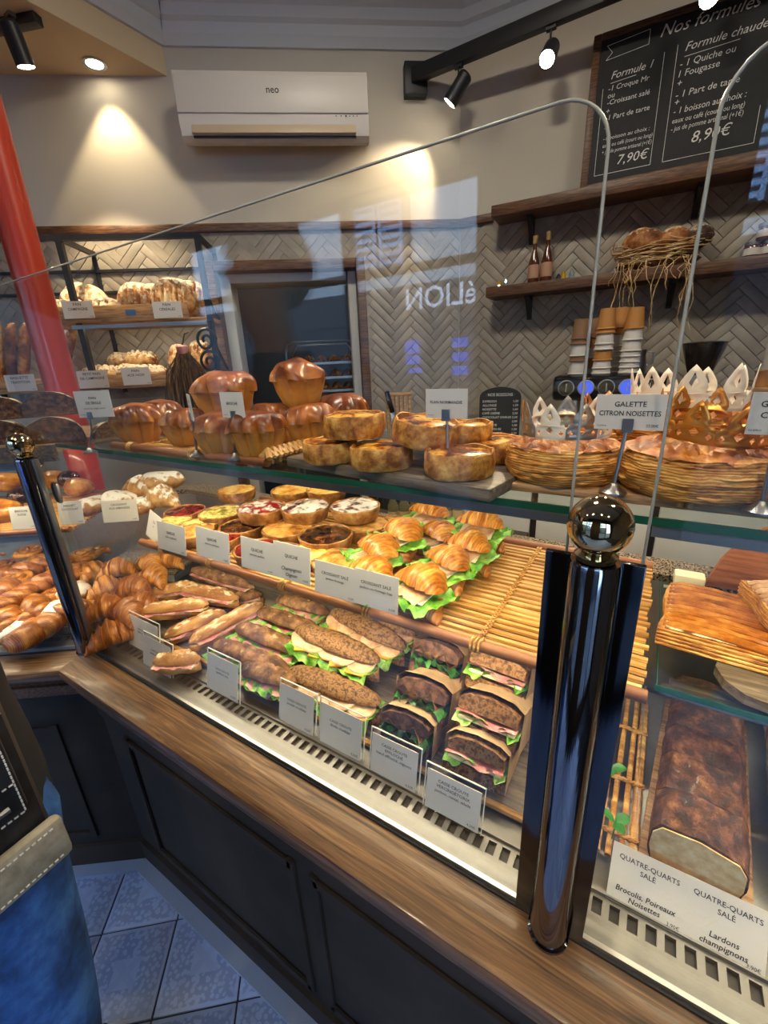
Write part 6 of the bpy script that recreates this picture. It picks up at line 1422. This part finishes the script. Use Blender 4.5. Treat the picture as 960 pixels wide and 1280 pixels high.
t = led(-1.08, -.53, 1.69, -.29, .9, 'light strip under the upper board of the bread rack', BA, BN*BD); t.children[2].rotation_euler = (math.radians(30),0,0) if len(t.children) > 2 else (0,0,0)

t = thing('added_back_room_lamp', 'small unseen lamp added on the back room ceiling', 'lamp', bw(-.2, 2.55, -1.0), BA); m = MB(); m.lathe([(.08,0),(.08,-.02),(.001,-.03)], 24, cap=False); m.build('diffuser', MT['led_on'], t)  # unseen lamp, added to brighten the trolley and room
l = bpy.data.lights.new('back_room_fill', 'POINT'); l.energy = 7; l.color = (.9,.95,1); l.shadow_soft_size = .08; o = bpy.data.objects.new('back_room_fill', l); COL.objects.link(o); o.parent = t; o.location = (0,0,-.12)
# ================================================================== CUSTOMER AT THE LEFT EDGE
MT['denim'] = ramped('blue_denim', [(.3,'#14305e'),(.55,'#24508f'),(.8,'#3f70b5')], 14, .85, .3, .002, rand=False)
MT['jacket'] = plain('black_jacket', '#15181d', .7, noise=.15, nscale=20)
MT['skin'] = plain('skin', '#c79a7c', .5); MT['hair'] = plain('dark_hair', '#2a1d14', .6, noise=.3, nscale=60)
MT['leather'] = ramped('black_leather', [(.3,'#0c0e12'),(.7,'#1d2229')], 60, .42, .25, .001, rand=False); MT['suede'] = ramped('grey_suede', [(.3,'#77705f'),(.7,'#9a927e')], 40, .9, .3, .001, rand=False); MT['thread'] = plain('white_thread', '#c9c6bc', .8)
per = thing('person', 'customer in black jacket and blue jeans standing at the left edge', 'person', (-.785, .01, 0), math.radians(6))
def skin_mesh(name, nodes, edges, mat, parent, root, lev=2):
    me = bpy.data.meshes.new(name); ks = list(nodes); me.from_pydata([nodes[k][0] for k in ks], [(ks.index(a), ks.index(b)) for a, b in edges], []); me.materials.append(mat)
    o = bpy.data.objects.new(name, me); COL.objects.link(o); o.parent = parent
    md = o.modifiers.new('skin', 'SKIN'); md.use_smooth_shade = True
    if not me.skin_vertices: me.attributes.new
    sv = me.skin_vertices[0].data
    for i, k in enumerate(ks):
        r = nodes[k][1]; sv[i].radius = (r, r) if not isinstance(r, tuple) else r; sv[i].use_root = (k == root)
    s = o.modifiers.new('sub', 'SUBSURF'); s.levels = lev; s.render_levels = lev; return o
def ensure_skin(me): pass
BODY = {'pel': ((0,0,.95), .12), 'sp': ((0,.0,1.12), .115), 'ch': ((0,.0,1.32), .125), 'nb': ((0,.0,1.46), .06), 'nk': ((0,.01,1.535), .045), 'hd0': ((0,.04,1.60), .058), 'hd1': ((0,.03,1.68), .080), 'hd2': ((0,.015,1.75), .066), 'nose': ((0,.118,1.655), .012)}
BE = [('pel','sp'),('sp','ch'),('ch','nb'),('nb','nk'),('nk','hd0'),('hd0','hd1'),('hd1','hd2'),('hd1','nose')]
def limb(s, n, pts, frm):
    prev = frm
    for i, (p, r) in enumerate(pts):
        k = n+str(i)+('R' if s > 0 else 'L'); BODY[k] = ((p[0]*s, p[1], p[2]), r); BE.append((prev, k)); prev = k
    return prev
for s in (1, -1):
    limb(s, 'leg', [((.095,0,.86),.088), ((.105,-.02,.50),.058), ((.105,-.11,.10),.040), ((.11,.0,.045),.035), ((.115,.06,.035),.026)], 'pel')
    h = limb(s, 'arm', [((.18,0,1.42),.052), ((.24,-.07,1.17),.040), ((.20,-.16,.98),.030), ((.195,-.18,.91),.028)], 'ch')
    for q, (dx, dz, ln) in enumerate(((.022,-.01,.065),(.010,.004,.075),(-.004,.006,.07),(-.016,.0,.055))):
        hp = BODY[h][0]; k1, k2 = 'f%d%s' % (q, s), 'g%d%s' % (q, s); BODY[k1] = ((hp[0]+dx*s, hp[1]+dx*1.2, hp[2]-.04), .0095); BODY[k2] = ((hp[0]-.01*s, hp[1]+dx*1.3, hp[2]-.04-ln*.8), .008); BE += [(h, k1), (k1, k2)]
    k1 = 'th%d' % s; hp = BODY[h][0]; BODY[k1] = ((hp[0]-.005*s, hp[1]+.04, hp[2]-.01), .010); BODY[k1+'b'] = ((hp[0]-.01*s, hp[1]+.045, hp[2]-.045), .008); BE += [(h, k1), (k1, k1+'b')]
skin_mesh('body', BODY, BE, MT['skin'], per, 'pel')
J = {'p': ((0,0,.94), .145), 'b': ((0,0,1.0), .145)}; JE = [('p','b')]
for s, n in ((1,'R'),(-1,'L')):
    J['h'+n] = ((.092*s,.0,.86), .108); J['m'+n] = ((.098*s,-.005,.68), .096); J['k'+n] = ((.105*s,-.02,.48), .080); J['c'+n] = ((.106*s,-.07,.28), .070); J['a'+n] = ((.106*s,-.10,.075), .064); JE += [('p','h'+n),('h'+n,'m'+n),('m'+n,'k'+n),('k'+n,'c'+n),('c'+n,'a'+n)]
skin_mesh('jeans', J, JE, MT['denim'], per, 'p')
m = MB(); m.loft([[Vector((rx_*math.cos(a), ry_*math.sin(a)+.004*math.sin(5*a), z_)) for a in [2*PI*j/28 for j in range(28)]] for z_, rx_, ry_ in ((.84,.15,.11),(.845,.168,.13),(.92,.172,.134),(1.0,.17,.132),(1.08,.168,.128),(1.18,.17,.13),(1.3,.188,.135),(1.40,.192,.125),(1.455,.13,.10),(1.49,.08,.08),(1.53,.075,.075))], True); m.jitter(.006, 14, 3); m.build('jacket', MT['jacket'], per)
for s in (1, -1):
    m = MB(); m.tube([(.15*s,0,1.42),(.195*s,-.01,1.38),(.225*s,-.04,1.28),(.245*s,-.07,1.17),(.235*s,-.11,1.08),(.21*s,-.155,.985)], [.06,.066,.062,.058,.052,.043], 16); m.jitter(.005, 18, 5+s); m.build('sleeve', MT['jacket'], per)
for s in (1, -1):
    m = MB(); m.loft([[Vector((x_*w_, y_, z_)) for x_ in ()] or [Vector((.11*s+w_*math.cos(a), y_-.05, z_+h_*max(0, math.sin(a)))) for a in [2*PI*j/14 for j in range(14)]] for (y_, w_, h_, z_) in ((-.13,.03,.06,.0),(-.10,.05,.10,.0),(-.03,.052,.11,.0),(.05,.056,.10,.0),(.11,.055,.085,.0),(.155,.03,.05,.0))], True); m.build('shoe', MT['leather'], per)
    m = MB(); m.sphere((.03*s,.096,1.69), .012, 10, 8); m.build('eye', MT['card'], per)
    m = MB(); m.sphere((.03*s,.1065,1.69), .005, 8, 6); m.build('pupil', MT['ink'], per)
    m = MB(); m.sphere((.080*s,.02,1.67), .02, 10, 8, (.35,.7,1.2)); m.build('ear', MT['skin'], per)
m = MB(); m.sphere((0,.005,1.71), .098, 24, 14, (.97,1.05,.98)); m.v = [Vector((p.x, min(p.y, .085 if p.z > 1.72 else .0), max(p.z, 1.62))) for p in m.v]; m.jitter(.006, 40, 2); m.build('hair', MT['hair'], per)
m = MB(); m.bbox((0,.098,1.615), (.045,.008,.008), .003); m.build('mouth', MT['ham'], per)
# shoulder bag
bag = thing('shoulder_bag', 'black leather shoulder bag with white stitching and grey suede flap', 'bag', (-.497, -.045, 1.02), math.radians(90+3))
# local x along the customer's side (world +Y), local -y faces the camera side (+X)
m = MB(); m.bbox((0,.0,.115), (.25,.055,.23), .02); m.build('body', MT['leather'], bag)
m = MB(); m.bbox((.0,-.032,.135), (.22,.016,.10), .007); m.build('front_pocket', MT['leather'], bag)
m = MB(); m.bbox((.005,-.034,.030), (.245,.014,.052), .006); m.build('suede_flap', MT['suede'], bag)
m = MB(); m.tube([(-.095,-.043,.105),(.095,-.043,.105)], .003, 6); m.build('zip', MT['steel'], bag)
def stitch(P, mm):
    for i in range(len(P)-1):
        a, b = Vector(P[i]), Vector(P[i+1]); n = max(1, int((b-a).length/.005))
        for k in range(n): mm.box(a+(b-a)*((k+.5)/n), (.0032,.0012,.0012), Matrix.Rotation(-math.atan2((b-a).z, (b-a).x), 3, 'Y'))
m = MB(); stitch([(-.105,-.0405,.09),(.105,-.0405,.09)], m); stitch([(-.105,-.0405,.18),(.105,-.0405,.18)], m); stitch([(-.105,-.0405,.125),(.105,-.0405,.125)], m); stitch([(-.115,-.0415,.012),(.118,-.0415,.012)], m); stitch([(-.115,-.0415,.05),(.118,-.0415,.05)], m); stitch([(-.12,-.0285,.205),(.11,-.0285,.205)], m); stitch([(.11,-.0285,.205),(.118,-.0285,.19)], m)
stitch([(.105,-.0405,.09),(.105,-.0405,.18)], m); m.build('stitching', MT['thread'], bag)['kind'] = 'stuff'
m = MB(); P = [(-.11,.02,.20),(-.10,.06,.32),(-.03,.14,.50),(.04,.15,.49),(.09,.07,.32),(.10,.02,.20)]; m.tube(P, .012, 8); m.build('strap', MT['leather'], bag)
for o in bpy.data.objects:
    if '_used' in o.keys(): del o['_used']
